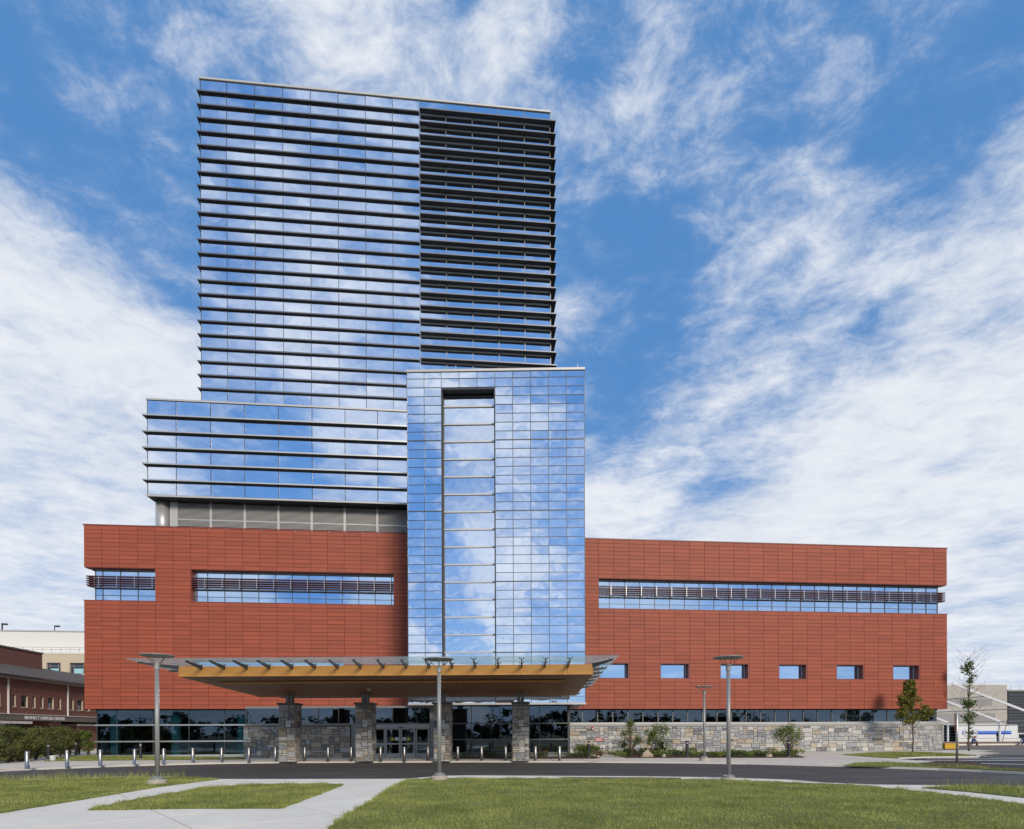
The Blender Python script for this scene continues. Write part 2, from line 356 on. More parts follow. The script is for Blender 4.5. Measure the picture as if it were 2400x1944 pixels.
def textmesh(name, s, size, m, parent, mw, bold=.012, extrude=.02, align='LEFT', width=None, xs=1.):
    cu = bpy.data.curves.new(name, 'FONT'); cu.body = s; cu.size = size; cu.offset = bold; cu.extrude = extrude; cu.align_x = align; cu.resolution_u = 2
    ob = bpy.data.objects.new('tmp', cu); col.objects.link(ob); bpy.context.view_layer.update()
    me = bpy.data.meshes.new_from_object(ob.evaluated_get(bpy.context.evaluated_depsgraph_get()))
    bpy.data.objects.remove(ob); bpy.data.curves.remove(cu)
    co = np.empty(len(me.vertices)*3); me.vertices.foreach_get('co', co); co = co.reshape(-1, 3)
    if width: xs = width/(co[:, 0].max()-co[:, 0].min())
    co[:, 0] *= xs; me.vertices.foreach_set('co', co.ravel())
    me.transform(mw); me.materials.clear(); me.materials.append(M[m]); me.name = name
    return place(name, me, None, parent)
FRONT = Matrix.Rotation(R_(90), 4, 'X')  # text upright, facing -Y

# frame of the turned entrance (glass lift shaft, canopy, doors)
PHI = R_(-6.1); UX, UY = math.cos(PHI), math.sin(PHI); EO = (-3.56, 37.32)
def E(u, v, z=0.): return (EO[0]+u*UX-v*UY, EO[1]+u*UY+v*UX, z)
def Ebox(mb, u0, u1, v0, v1, z0, z1): return mb.box(u0, u1, v0, v1, z0, z1, T=E)
EROT = (0, 0, PHI)
def ctr(u0, u1, v0, v1, z0, z1): return E((u0+u1)/2, (v0+v1)/2, (z0+z1)/2)
def epiece(name, u0, u1, v0, v1, z0, z1, m, parent): return boxpiece(name, u1-u0, v1-v0, z1-z0, m, parent, ctr(u0, u1, v0, v1, z0, z1), PHI)
def piece(name, x0, x1, y0, y1, z0, z1, m, parent): return boxpiece(name, x1-x0, y1-y0, z1-z0, m, parent, ((x0+x1)/2, (y0+y1)/2, (z0+z1)/2))
# ================================================================== the ground
ROADZ = -.09
g = MB(); xs = [-700, 700]
for y, z in ((-700, -.16), (72.5, -.16), (75, -1.0), (900, -1.0)):
    g.v += [(-700, y, z), (700, y, z)]
g.f = [(2*i, 2*i+1, 2*i+3, 2*i+2) for i in range(3)]
structure('ground', g, 'earth')
structure('road', MB().prism([(-95, 10), (95, 10), (95, 62), (-95, 62)], ROADZ-.05, ROADZ), 'asphalt')

def clip(poly, a, b):                    # keep the side left of a->b
    out = []; n = len(poly)
    def sd(p): return (b[0]-a[0])*(p[1]-a[1])-(b[1]-a[1])*(p[0]-a[0])
    for i in range(n):
        p, q = poly[i], poly[(i+1) % n]; sp_, sq = sd(p), sd(q)
        if sp_ >= 0: out.append(p)
        if sp_*sq < 0:
            t = sp_/(sp_-sq); out.append((p[0]+t*(q[0]-p[0]), p[1]+t*(q[1]-p[1])))
    return out
def area(p): return abs(sum(p[i][0]*p[(i+1) % len(p)][1]-p[(i+1) % len(p)][0]*p[i][1] for i in range(len(p))))/2 if len(p) > 2 else 0
def inside(poly, x, y):
    c = False; n = len(poly); j = n-1
    for i in range(n):
        xi, yi = poly[i]; xj, yj = poly[j]
        if (yi > y) != (yj > y) and x < (xj-xi)*(y-yi)/(yj-yi)+xi: c = not c
        j = i
    return c
def slabs(parent, poly, ang, su, sv, z0, z1, m, box, gap=.032):
    ca, sa = math.cos(ang), math.sin(ang); n = 0
    us = [p[0]*ca+p[1]*sa for p in box]; vs = [-p[0]*sa+p[1]*ca for p in box]
    i0, i1 = int(math.floor(min(us)/su)), int(math.ceil(max(us)/su)); j0, j1 = int(math.floor(min(vs)/sv)), int(math.ceil(max(vs)/sv))
    for i in range(i0, i1):
        for j in range(j0, j1):
            q = [(i*su+gap/2, j*sv+gap/2), ((i+1)*su-gap/2, j*sv+gap/2), ((i+1)*su-gap/2, (j+1)*sv-gap/2), (i*su+gap/2, (j+1)*sv-gap/2)]
            q = [(a*ca-b*sa, a*sa+b*ca) for a, b in q]
            c = (sum(p[0] for p in q)/4, sum(p[1] for p in q)/4)
            if not inside(box, *c): continue
            r = poly
            for k in range(4):
                r = clip(r, q[k], q[(k+1) % 4])
                if len(r) < 3: break
            if area(r) < .04: continue
            MB().prism(r, z0, z1).build('slab', m, parent); n += 1
    return n

# pavement on the building side, its kerb line surveyed along the drive
KF = [G(x, y, ROADZ) for x, y in ((-420, 1830), (-200, 1820), (0, 1809), (58, 1806), (174, 1801.5), (290, 1797), (435, 1793), (520, 1791), (680, 1789), (850, 1788.3), (1000, 1788), (1100, 1787.5), (1350, 1788), (1500, 1789), (1608, 1790), (1750, 1792), (1850, 1794.4), (1977, 1797.7), (2050, 1801), (2200, 1806), (2300, 1810.5), (2400, 1816), (2600, 1828))]
APRON = KF+[(75, 26), (75, 72), (-62, 72), (-62, 30)]
ap = structure('pavement', MB().prism(APRON, ROADZ-.04, -.02), 'joint_grey')
BOX_A = [E(u, v)[:2] for u, v in ((-26, -13), (-26, 6.5), (13, 6.5), (40, 14.5), (47, 12), (32, -7), (10, -8), (-12, -8))]
print('apron slabs', slabs(ap, APRON, PHI, 1.9, 1.7, -.02, 0., 'apron_concrete', BOX_A))
# the remainder of that pavement beyond the jointed area
far_pave = MB()
for q in ([(-62, 30), (-30, 30), (-30, 72), (-62, 72)],):
    far_pave.prism(q, -.02, -.004)
structure('far_pavement', far_pave, 'concrete')
def strip(name, pts, wd, z0, z1, m):
    mb = MB(); n = len(pts); L = []; Rr = []
    for i in range(n):
        a = Vector(pts[max(i-1, 0)]); b = Vector(pts[min(i+1, n-1)]); d = (b-a).normalized(); nn = Vector((-d.y, d.x)); p = Vector(pts[i])
        L.append(p+nn*wd); Rr.append(p)
    for i in range(n-1):
        a, b, c, d = Rr[i], Rr[i+1], L[i+1], L[i]
        mb.hexa([(*a, z0), (*b, z0), (*c, z0), (*d, z0), (*a, z1), (*b, z1), (*c, z1), (*d, z1)])
    return structure(name, mb, m)
strip('kerb', [(p[0], p[1]-.02) for p in KF], .16, ROADZ-.03, .006, 'kerb_concrete')

# walks and lawns on the near side
NEAR = [G(x, y) for x, y in ((-500, 1842), (-200, 1835), (0, 1830), (190, 1824), (290, 1820.5), (435, 1821), (512, 1826.5), (700, 1826.5), (950, 1826), (990, 1822.5), (1035, 1819), (1100, 1818), (1300, 1819), (1500, 1820), (1700, 1822.6), (1750, 1824.7), (1850, 1828), (1935, 1835), (2050, 1839.5), (2190, 1841), (2300, 1842), (2400, 1845), (2700, 1856))]
PLAZA = NEAR+[(45, -8), (-40, -8)]
pz = structure('walkway', MB().prism(PLAZA, ROADZ-.04, -.02), 'joint_grey')
def gp(L): return [G(x, y) for x, y in L]
LAWN_R = gp([(771, 1944), (814, 1912), (870, 1881), (918, 1847), (954, 1830), (985, 1827.5), (1035, 1826), (1100, 1826), (1300, 1826.3), (1500, 1827), (1700, 1830), (1850, 1836), (1990, 1841), (2100, 1851), (2225, 1865), (2330, 1878), (2400, 1888), (2560, 1912)])+[(18, 3), (9, -3), (2.2, -3), (1.0, 3)]
LAWN_L = gp([(512, 1828), (500, 1829), (377, 1844.5), (203, 1873.5), (0, 1907), (-200, 1945), (-420, 1990), (-480, 1846), (-190, 1838), (0, 1833), (190, 1826.5), (290, 1823.5), (435, 1823.8)])
LAWN_M = gp([(803, 1841), (764, 1838.5), (596, 1840), (476, 1847.5), (435, 1857), (400, 1862), (319, 1876), (261, 1888), (206, 1900), (290, 1899), (406, 1896.5), (657, 1896), (753, 1861)])
ISL_R = gp([(2160, 1848), (2230, 1844), (2300, 1843.5), (2400, 1846.5), (2600, 1855), (2600, 1885), (2400, 1871), (2273, 1857.5)])
ISL_1 = gp([(1974, 1770), (2030, 1765.5), (2081, 1763.5), (2139, 1763), (2220, 1766), (2288, 1771.5), (2250, 1774), (2180, 1775.5), (2107, 1778.5), (2040, 1775)])
ISL_2 = gp([(1982, 1796), (2004, 1789.5), (2080, 1787.5), (2171, 1791), (2235, 1791.5), (2320, 1799.5), (2420, 1806.5), (2420, 1809), (2209, 1800), (2030, 1796.8)])
BOX_P = [(-26, 4), (24, 4), (34, 24), (-26, 24)]
near_box = [(-22, 6.5), (13, 6.5), (25, 12), (29, 24), (-24, 30)]
print('walk slabs', slabs(pz, PLAZA, R_(38), 2.6, 2.2, -.02, 0., 'concrete', [(-21, 6.5), (4, 6.5), (4, 22), (-24, 24)], .032))
slabs(pz, PLAZA, R_(-22), 2.2, 3., -.02, 0., 'concrete', [(9, 14), (20, 8), (30, 12), (24, 24), (9, 24)], .032)
kn = strip('kerb', NEAR[::-1], .16, ROADZ-.03, .006, 'kerb_concrete')
lawn_polys = {'lawn': LAWN_R, 'lawn_': LAWN_L, 'lawn__': LAWN_M}
for P in (LAWN_R, LAWN_L, LAWN_M, ISL_R, ISL_1, ISL_2):
    structure('lawn', MB().prism(P, -.015, .022 if P is not ISL_2 else .03), 'soil')
structure('soil_patch', MB().prism(gp([(2150, 1790.5), (2180, 1788.5), (2225, 1786), (2280, 1788), (2320, 1797), (2420, 1804), (2420, 1807.5), (2250, 1800), (2180, 1797)]), .0, .045), 'mulch')
CP = gp([(2107, 1779.5), (2180, 1777), (2294, 1776.5), (2297, 1772.5), (2330, 1770.8), (2600, 1769), (2600, 1804), (2420, 1802), (2330, 1797), (2290, 1789.5), (2240, 1788.5), (2225, 1788)])
structure('car_park', MB().prism(CP, -.02, .010), 'asphalt_new')
strip('kerb', gp([(2107, 1779.2), (2180, 1776.3), (2294, 1775.8), (2298, 1771.5)]), .14, -.02, .07, 'kerb_concrete')
for a, b in (((2150, 1783), (2400, 1783.3)), ((2292, 1774), (2400, 1777)), ((2300, 1790.5), (2400, 1792.5)), ((2170, 1779), (2400, 1779.6))):
    p, q = Vector(G(*a)), Vector(G(*b)); d = (q-p).normalized()*.001; n = Vector((-(q-p).y, (q-p).x)).normalized()*.16
    structure('parking_line', MB().prism([tuple(p-n), tuple(q-n), tuple(q+n), tuple(p+n)], .008, .014), 'paint_white')
HB = gp([(-260, 1800), (-100, 1791), (0, 1785), (60, 1781), (100, 1775.5), (140, 1768), (200, 1762)])+[(-36, 52), (-50, 52), (-60, 40)]
structure('hedge_bed', MB().prism(HB, -.01, .03), 'soil')
GS = gp([(102, 1785), (130, 1777), (190, 1773), (215, 1771.5), (575, 1776.5), (575, 1780.5), (300, 1783)])
structure('grass_strip', MB().prism(GS, -.01, .025), 'soil')
BED_R = gp([(1431, 1768), (1450, 1772), (1468, 1777.3), (1600, 1777), (1750, 1777), (1886, 1776.5), (1870, 1772), (1800, 1766)])+[F(1800, 1764, 43.9)[0:1]+(43.92,), F(1425, 1766, 43.9)[0:1]+(43.92,)]
structure('planting_bed', MB().prism(BED_R, -.01, .05), 'mulch')
BED_L = [E(u, v)[:2] for u, v in ((3.05, -1.0), (9.6, -1.25), (12.1, -1.35), (12.6, -.6), (12.2, 5.), (10.7, 5.), (10.7, .95), (3.05, .95))]
structure('planting_bed', MB().prism(BED_L, -.01, .05), 'mulch')

# grass: countless blades, one mass
def grass(poly, dens, hmin, hmax, wd, region=None, jit=.0):
    xs = [p[0] for p in poly]; ys = [p[1] for p in poly]
    n = int((max(xs)-min(xs))*(max(ys)-min(ys))*dens)
    x = rng.uniform(min(xs), max(xs), n); y = rng.uniform(min(ys), max(ys), n)
    ins = np.zeros(n, bool); j = len(poly)-1
    for i in range(len(poly)):
        xi, yi = poly[i]; xj, yj = poly[j]
        c = ((yi > y) != (yj > y)) & (x < (xj-xi)*(y-yi)/(yj-yi+1e-12)+xi); ins ^= c; j = i
    if region is not None: ins &= region(x, y)
    x, y = x[ins], y[ins]; n = len(x)
    h = rng.uniform(hmin, hmax, n)*(.8+.35*np.sin(x*1.9+1.3*np.sin(y*1.1))*np.sin(y*2.3+x*.4)+.25*rng.random(n)); a = rng.uniform(0, 2*np.pi, n); lean = rng.uniform(.1, .9, n)*h; b = rng.uniform(0, 2*np.pi, n)
    w_ = wd*rng.uniform(.7, 1.3, n); z0 = np.full(n, .02)
    v = np.empty((n, 3, 3)); v[:, 0] = np.stack([x-w_*np.cos(a), y-w_*np.sin(a), z0], 1); v[:, 1] = np.stack([x+w_*np.cos(a), y+w_*np.sin(a), z0], 1)
    v[:, 2] = np.stack([x+lean*np.cos(b), y+lean*np.sin(b), z0+h], 1); return v.reshape(-1, 3)
def triobj(name, v, m, label, cat):
    me = bpy.data.meshes.new(name); n = len(v); me.vertices.add(n); me.vertices.foreach_set('co', v.astype(np.float32).ravel())
    me.loops.add(n); me.loops.foreach_set('vertex_index', np.arange(n, dtype=np.int32)); me.polygons.add(n//3)
    me.polygons.foreach_set('loop_start', np.arange(0, n, 3, dtype=np.int32)); me.polygons.foreach_set('loop_total', np.full(n//3, 3, np.int32)); me.update(); me.validate()
    o = place(name, me, m); return tag(o, label, cat, kind='stuff')
inview = lambda x, y: (y > 7.6) & (np.abs(x-.09*y) < .99*y+1.)
V = [grass(LAWN_R, 1100, .03, .062, .0045, lambda x, y: inview(x, y) & (y < 15)), grass(LAWN_R, 650, .03, .062, .006, lambda x, y: inview(x, y) & (y >= 15)),
     grass(LAWN_L, 750, .03, .065, .006, inview), grass(LAWN_M, 1000, .03, .06, .005, inview)]
def fringe(poly, per_m, hmin, hmax, wd, spread):
    out = []
    for i in range(len(poly)):
        a, b = np.array(poly[i]), np.array(poly[(i+1) % len(poly)]); L = np.linalg.norm(b-a); n = int(L*per_m)
        if n < 1 or min(a[1], b[1]) < 6: continue
        t = rng.random(n)[:, None]; p = a+(b-a)*t; nn = np.array([-(b-a)[1], (b-a)[0]])/L; clump_ = (.5+.5*np.sin(p[:, 0]*5.3+np.sin(p[:, 1]*7.1)*2)); p = p+nn*(rng.normal(0, spread, n)*clump_)[:, None]
        h = rng.uniform(hmin, hmax, n)*(.5+clump_); an = rng.uniform(0, 6.283, n); ln = rng.uniform(.3, 1.1, n)*h; bn_ = rng.uniform(0, 6.283, n)
        v = np.empty((n, 3, 3)); z = np.full(n, .004); dx_, dy_ = wd*np.cos(an), wd*np.sin(an)
        v[:, 0] = np.stack([p[:, 0]-dx_, p[:, 1]-dy_, z], 1); v[:, 1] = np.stack([p[:, 0]+dx_, p[:, 1]+dy_, z], 1); v[:, 2] = np.stack([p[:, 0]+ln*np.cos(bn_), p[:, 1]+ln*np.sin(bn_), z+h], 1); out.append(v.reshape(-1, 3))
    return np.concatenate(out)
for P in (LAWN_R, LAWN_L, LAWN_M): V.append(fringe(P, 330, .03, .085, .005, .045))
triobj('grass', np.concatenate(V), 'grass_blade', 'short mown lawn grass in the foreground beside the pale walks', 'grass')
V = [grass(ISL_R, 420, .04, .13, .006), grass(ISL_R, 30, .2, .36, .006), grass(ISL_1, 160, .04, .08, .012), grass(ISL_2, 160, .04, .09, .012), grass(GS, 160, .04, .09, .012),
     grass(HB, 25, .05, .2, .02), grass(gp([(0, 1830), (190, 1823.5), (435, 1821), (435, 1824), (190, 1828), (0, 1836)]), 160, .12, .34, .006), grass(gp([(2080, 1842), (2240, 1866), (2400, 1887), (2400, 1890), (2240, 1869), (2080, 1845)]), 60, .08, .16, .006)]
triobj('tall_grass', np.concatenate(V), 'grass_blade', 'rough unmown grass on the islands and lawn edges', 'grass')

# ================================================================== the hospital
B = thing('hospital_building', (6.5, 43.8, 0), 'large hospital with terracotta podium, glass tower and glass lift shaft', 'building')
ZR, Z0 = .31, 3.56
XL = [-27.9+1.2585*k for k in range(19)]+[-3.99, -2.8]
XR = [8.2, 9.697]+[10.96+1.2626*k for k in range(24)]+[41.23]
OPEN = [(-27.9, XL[4], 11.62, 14.10), (XL[6], XL[18], 11.62, 14.10), (XR[2], 41.3, 11.62, 14.10), (XL[6], XL[15], 6.04, 7.28)]
SMALL = [(XR[2+4*i], XR[4+4*i], 6.04, 7.28) for i in range(6)]
OPEN += SMALL
wallp = part_group('podium_wall', B)
cells = []
for XS in (XL, XR):
    for i in range(len(XS)-1):
        for r in range(44):
            z = Z0+ZR*r; cx, cz = (XS[i]+XS[i+1])/2, z+ZR/2
            if any(o[0] < cx < o[1] and o[2] < cz < o[3] for o in OPEN): continue
            cells.append((camdepth(cx, 43.8), XS[i], XS[i+1], z))
cells.sort()
fld = MB(); J = .011
for k, (d, x0, x1, z) in enumerate(cells):
    dy = random.uniform(-.004, .004)
    if k < 300: piece('terracotta_panel', x0+J, x1-J, 43.80+dy, 43.85, z+J, z+ZR-J, 'terracotta', wallp)
    else: fld.box(x0+J, x1-J, 43.80+dy, 43.85, z+J, z+ZR-J)
tag(fld.build('terracotta_panel_field', 'terracotta_field', wallp), kind='stuff')
core = MB(); ZB, ZT = Z0, 17.2
def band(x0, x1, z0, z1, y1=44.95): core.box(x0, x1, 43.852, y1, z0, z1)
band(-27.86, -2.8, 14.10, ZT); band(-27.86, -2.8, 7.28, 11.62); band(-27.86, -2.8, Z0, 6.04)
band(XL[4], XL[6], 11.62, 14.10); band(XL[18], -2.8, 11.62, 14.10); band(-27.86, XL[6], 6.04, 7.28); band(XL[15], -2.8, 6.04, 7.28)
band(8.2, 41.19, 14.10, ZT); band(8.2, 41.19, 7.28, 11.62); band(8.2, 41.19, Z0, 6.04); band(8.2, XR[2], 11.62, 14.10); band(8.2, XR[2], 6.04, 7.28)
for i in range(6):
    band(SMALL[i][1], SMALL[i+1][0] if i < 5 else 41.19, 6.04, 7.28)
core.build('wall_core', 'joint_dark', wallp)
side = MB()
for z0, z1 in ((Z0, 11.60), (14.10, 17.2)):
    side.box(-27.89, -27.6, 44.96, 78, z0, z1); side.box(40.95, 41.22, 44.96, 78, z0, z1)
side.box(-27.6, 40.95, 77.5, 78, 0, 17.2); side.build('side_wall', 'terracotta_field', wallp)
slab = MB(); slab.box(-27.58, 40.93, 44.96, 77.4, 16.5, 16.9); slab.box(-27.58, 40.93, 44.96, 77.4, 14.12, 14.4); slab.box(-27.58, 40.93, 44.96, 77.4, 11.2, 11.58); slab.box(-27.58, 40.93, 44.96, 77.4, 3.6, 4.0)
slab.build('floor_slab', 'interior_dark', B)
piece('coping', -27.95, -2.8, 43.77, 44.95, 17.205, 17.29, 'terracotta_trim', wallp); piece('coping', 8.2, 41.28, 43.77, 44.95, 17.205, 17.29, 'terracotta_trim', wallp)
for x in np.arange(-21.5, -6, 1.2585): piece('coping_clip', x-.03, x+.03, 43.765, 43.79, 17.14, 17.19, 'pale_metal', wallp)
piece('coping', -27.93, XL[4]+.05, 43.775, 44.31, 11.622, 11.66, 'terracotta_trim', wallp); piece('coping', XL[6]-.03, XL[18]+.03, 43.775, 44.31, 11.622, 11.66, 'terracotta_trim', wallp); piece('coping', XR[2]-.02, 41.27, 43.775, 44.31, 11.622, 11.66, 'terracotta_trim', wallp)
# terracotta lining of the big recesses
for x0, x1 in ((XL[6]+.004, XL[6]+.03), (XL[18]-.03, XL[18]-.004), (XR[2]+.004, XR[2]+.03), (XL[4]-.03, XL[4]-.004)):
    for r in range(8): piece('reveal_panel', x0, x1, 43.83, 44.30, 11.665+r*.303, 11.655+(r+1)*.303, 'terracotta', wallp)
for x0, x1 in ((-27.88, XL[4]), (XL[6], XL[18]), (XR[2], 41.2)): piece('soffit_lining', x0+.01, x1-.01, 43.83, 44.30, 14.07, 14.098, 'terracotta_trim', wallp)

# strip windows with sun louvres
def strip_window(x0, x1, ms, corner=0):
    W = part_group('strip_window', B); yg = 44.35; edges = [x0]+[m for m in ms if x0+.2 < m < x1-.2]+[x1]
    for i in range(len(edges)-1):
        for z0, z1 in ((11.70, 12.13), (12.16, 12.60), (12.66, 14.0)):
            o = piece('pane', edges[i]+.025, edges[i+1]-.025, yg, yg+.03, z0, z1, 'mirror_window', W); o.rotation_euler = (random.gauss(0, .0016), 0, random.gauss(0, .0016))
    for m in edges: piece('mullion', m-.025, m+.025, yg-.035, yg+.03, 11.66, 14.0, 'mullion', W)
    for z, h, mm in ((12.145, .03, 'mullion'), (12.63, .06, 'mullion'), (14.03, .06, 'pale_metal')): piece('transom', x0, x1, yg-.04, yg+.028, z-h/2, z+h/2, mm, W)
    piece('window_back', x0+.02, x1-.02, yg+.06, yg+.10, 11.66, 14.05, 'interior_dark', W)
    lx0, lx1 = x0-(.0 if corner >= 0 else .40), x1+(.0 if corner <= 0 else .34)
    lv = part_group('sun_louver', B)
    for k in range(5):
        z = 12.80+k*.165; T = MB().box(lx0+.02, lx1-.02, 43.86, 44.12, z-.03, z+.03)
        if corner < 0: T.box(lx0+.02, lx0+.24, 44.121, 45.6, z-.03, z+.03)
        if corner > 0: T.box(lx1-.24, lx1-.02, 44.121, 45.6, z-.03, z+.03)
        T.build('louver_blade', 'louver_red', lv)
    piece('light_shelf', x0+.03, x1-.03, 44.12, 44.30, 12.66, 12.70, 'aluminium', lv)
    for m in edges[1:-1]+([x0-.3] if corner < 0 else [])+([x1+.25] if corner > 0 else []):
        a = MB().box(m-.014, m+.014, 43.835, 43.858, 12.75, 13.50); a.box(m-.015, m+.015, 43.86, 44.31, 12.71, 12.75)
        a.build('bracket', 'aluminium', lv)
    return W
strip_window(-27.42, XL[4]-.03, [-26.9+1.2585*k for k in range(4)], -1)
strip_window(XL[6]+.03, XL[18]-.03, [-19.35+1.2585*k for k in range(12)])
strip_window(XR[2]+.03, 40.83, [12.0+1.2626*k for k in range(24)], 1)
sideg = MB(); sideg.box(-27.45, -27.41, 44.42, 77, 11.66, 14.06); sideg.box(40.82, 40.86, 44.42, 77, 11.66, 14.06); sideg.build('side_glazing', 'mirror_window', B)
# small square windows in deep reveals, and the slot behind the canopy
for (x0, x1, z0, z1) in SMALL+[OPEN[3]]:
    W = part_group('punched_window', B)
    for a, b in ((x0, x0+.10), (x1-.10, x1)): piece('reveal', a+.003, b, 43.82, 44.4, z0+.003, z1-.003, 'terracotta_trim', W)
    piece('sill', x0+.0, x1, 43.775, 44.4, z0-.02, z0+.022, 'terracotta_trim', W); piece('head', x0+.101, x1-.101, 43.82, 44.4, z1-.05, z1-.003, 'terracotta_trim', W)
    fr = MB(); a0, a1, b0, b1 = x0+.105, x1-.105, z0+.026, z1-.055
    fr.box(a0, a0+.05, 44.30, 44.37, b0, b1); fr.box(a1-.05, a1, 44.30, 44.37, b0, b1); fr.box(a0+.05, a1-.05, 44.30, 44.37, b0, b0+.05); fr.box(a0+.05, a1-.05, 44.30, 44.37, b1-.05, b1)
    fr.build('frame', 'aluminium', W)
    o = piece('pane', a0+.052, a1-.052, 44.34, 44.36, b0+.052, b1-.052, 'mirror_window', W); o.rotation_euler = (random.gauss(0, .002), 0, random.gauss(0, .002))

# middle block
YM = 45.8; mid = part_group('middle_block', B)
MC = [-24.45, -22.31, -19.71, -17.12, -14.52, -11.92, -9.33, -6.74, -4.14, -2.6]
MF = [26.57-1.263*k for k in range(5)]; MZ = [27.83]+MF+[20.44]
piece('block_core', -24.40, -2.6, YM+.06, 78, 20.40, 27.8, 'fin_dark', mid)
for i in range(len(MC)-1):
    for r in range(6):
        o = piece('block_pane', MC[i]+.03, MC[i+1]-.03, YM, YM+.03, MZ[r+1]+.02, MZ[r]-.02, 'mirror_glass', mid); o.rotation_euler = (random.gauss(0, .0035), 0, random.gauss(0, .0035))
for x in MC: piece('mullion', x-.025, x+.025, YM-.02, YM+.05, 20.44, 27.8, 'mullion', mid)
piece('side_glass', -24.46, -24.42, YM+.06, 78, 20.44, 27.8, 'mirror_glass', mid)
piece('coping', -24.52, -2.6, YM-.08, 78, 27.84, 27.97, 'pale_metal', mid)
for z in MF:
    f = MB().box(-24.72, -2.6, YM-.25, YM-.021, z-.055, z+.045); f.box(-24.68, -24.48, YM-.02, 78, z-.055, z+.045); f.build('fin', 'fin_dark', mid)
    lip = MB().box(-24.69, -2.6, YM-.275, YM-.251, z-.057, z+.047); lip.box(-24.71, -24.691, YM-.275, 78, z-.057, z+.047); lip.build('fin_lip', 'aluminium', mid)
sf = MB().box(-24.50, -2.6, YM-.05, 78, 20.29, 20.395); sf.build('block_soffit', 'fin_dark', mid)
piece('soffit_lip', -24.55, -2.6, YM-.09, YM-.052, 20.28, 20.41, 'pale_metal', mid)
lw = part_group('louver_wall', B); YL = YM+1.0
for i in range(len(MC)-2):
    x0 = -22.78+2.64*i; x1 = x0+2.64
    s_ = MB()
    for z0, z1 in ((17.0, 18.86), (18.96, 20.28)):
        z = z0+.03
        while z < z1-.05:
            s_.hexa([(x0+.1, YL-.02, z), (x1-.1, YL-.02, z), (x1-.1, YL+.08, z+.05), (x0+.1, YL+.08, z+.05), (x0+.1, YL-.02, z+.042), (x1-.1, YL-.02, z+.042), (x1-.1, YL+.08, z+.068), (x0+.1, YL+.08, z+.068)]); z += .092
    tag(s_.build('louver_slats', 'louver_grey', lw), kind='stuff')
    piece('louver_post', x0-.09, x0+.09, YL-.05, YL+.1, 16.9, 20.285, 'pale_metal', lw)
piece('louver_rail', -22.68, -2.6, YL-.045, YL+.05, 18.865, 18.955, 'pale_metal', lw); piece('louver_back', -22.7, -2.6, YL+.12, YL+.16, 16.9, 20.285, 'joint_dark', lw); piece('end_panel', -23.30, -22.88, YL-.03, 78, 16.9, 20.285, 'pale_metal', lw)
place('round_column', MB().lathe([(.52, 16.85), (.52, 20.285)], 40, (-24.02+.12, YM+1.15, 0)).mesh('round_column'), 'column_metal', B, smooth=False).data.polygons.foreach_set('use_smooth', [True]*40+[False]*2)

# tower
YT = 55.; tw = part_group('tower', B)
TC = [-24.5, -22.12, -19.53, -16.94, -14.35, -11.75, -9.15, -6.55, -3.95, -1.37, 1.22, 3.81, 6.40, 8.98]
TF = [62.5-1.279*k for k in range(24)]; TZ = [63.72]+TF
piece('tower_core', -24.44, 8.92, YT+.06, 84, 17, 63.65, 'fin_dark', tw)
for i in range(13):
    for r in range(24 if i < 9 else 21):
        o = piece('tower_pane', TC[i]+.03, TC[i+1]-.03, YT, YT+.03, TZ[r+1]+.02, TZ[r]-.02, 'mirror_glass', tw); o.rotation_euler = (random.gauss(0, .003), 0, random.gauss(0, .003))
for i, x in enumerate(TC):
    if i < 8: piece('mullion', x-.025, x+.025, YT-.02, YT+.05, 32.5, 63.7, 'mullion', tw)
    else: piece('mullion', x-.03, x+.03, YT-.06, YT+.05, 32.5, 63.7, 'mullion_pale', tw)
piece('side_glass', -24.51, -24.46, YT+.06, 84, 28, 63.7, 'mirror_glass', tw); piece('side_glass', 8.93, 8.97, YT+.06, 84, 28, 63.7, 'mirror_glass', tw)
piece('coping', -24.6, 9.06, YT-.10, 84, 63.74, 63.92, 'pale_metal', tw)
for k, z in enumerate(TF):
    f = MB().box(-24.72, -4.0, YT-.19, YT-.021, z-.06, z+.05); f.box(-24.72, -24.52, YT-.02, 84, z-.06, z+.05); f.build('fin', 'fin_dark', tw)
    lip = MB().box(-24.73, -4.0, YT-.21, YT-.191, z-.062, z+.052); lip.box(-24.75, -24.721, YT-.25, 84, z-.062, z+.052); lip.build('fin_lip', 'lip_dark', tw)
    if k < 21:
        f = MB().box(-3.90, 9.50, YT-.48, YT-.061, z-.045, z+.045); f.box(9.0, 9.50, YT-.06, 84, z-.05, z+.05); f.build('deep_fin', 'fin_dark', tw)
        piece('fin_lip', -3.90, 9.53, YT-.505, YT-.481, z-.052, z+.052, 'lip_dark', tw); piece('glazing_bar', -3.90, 8.98, YT-.05, YT-.004, z-.16, z-.09, 'louver_grey', tw)

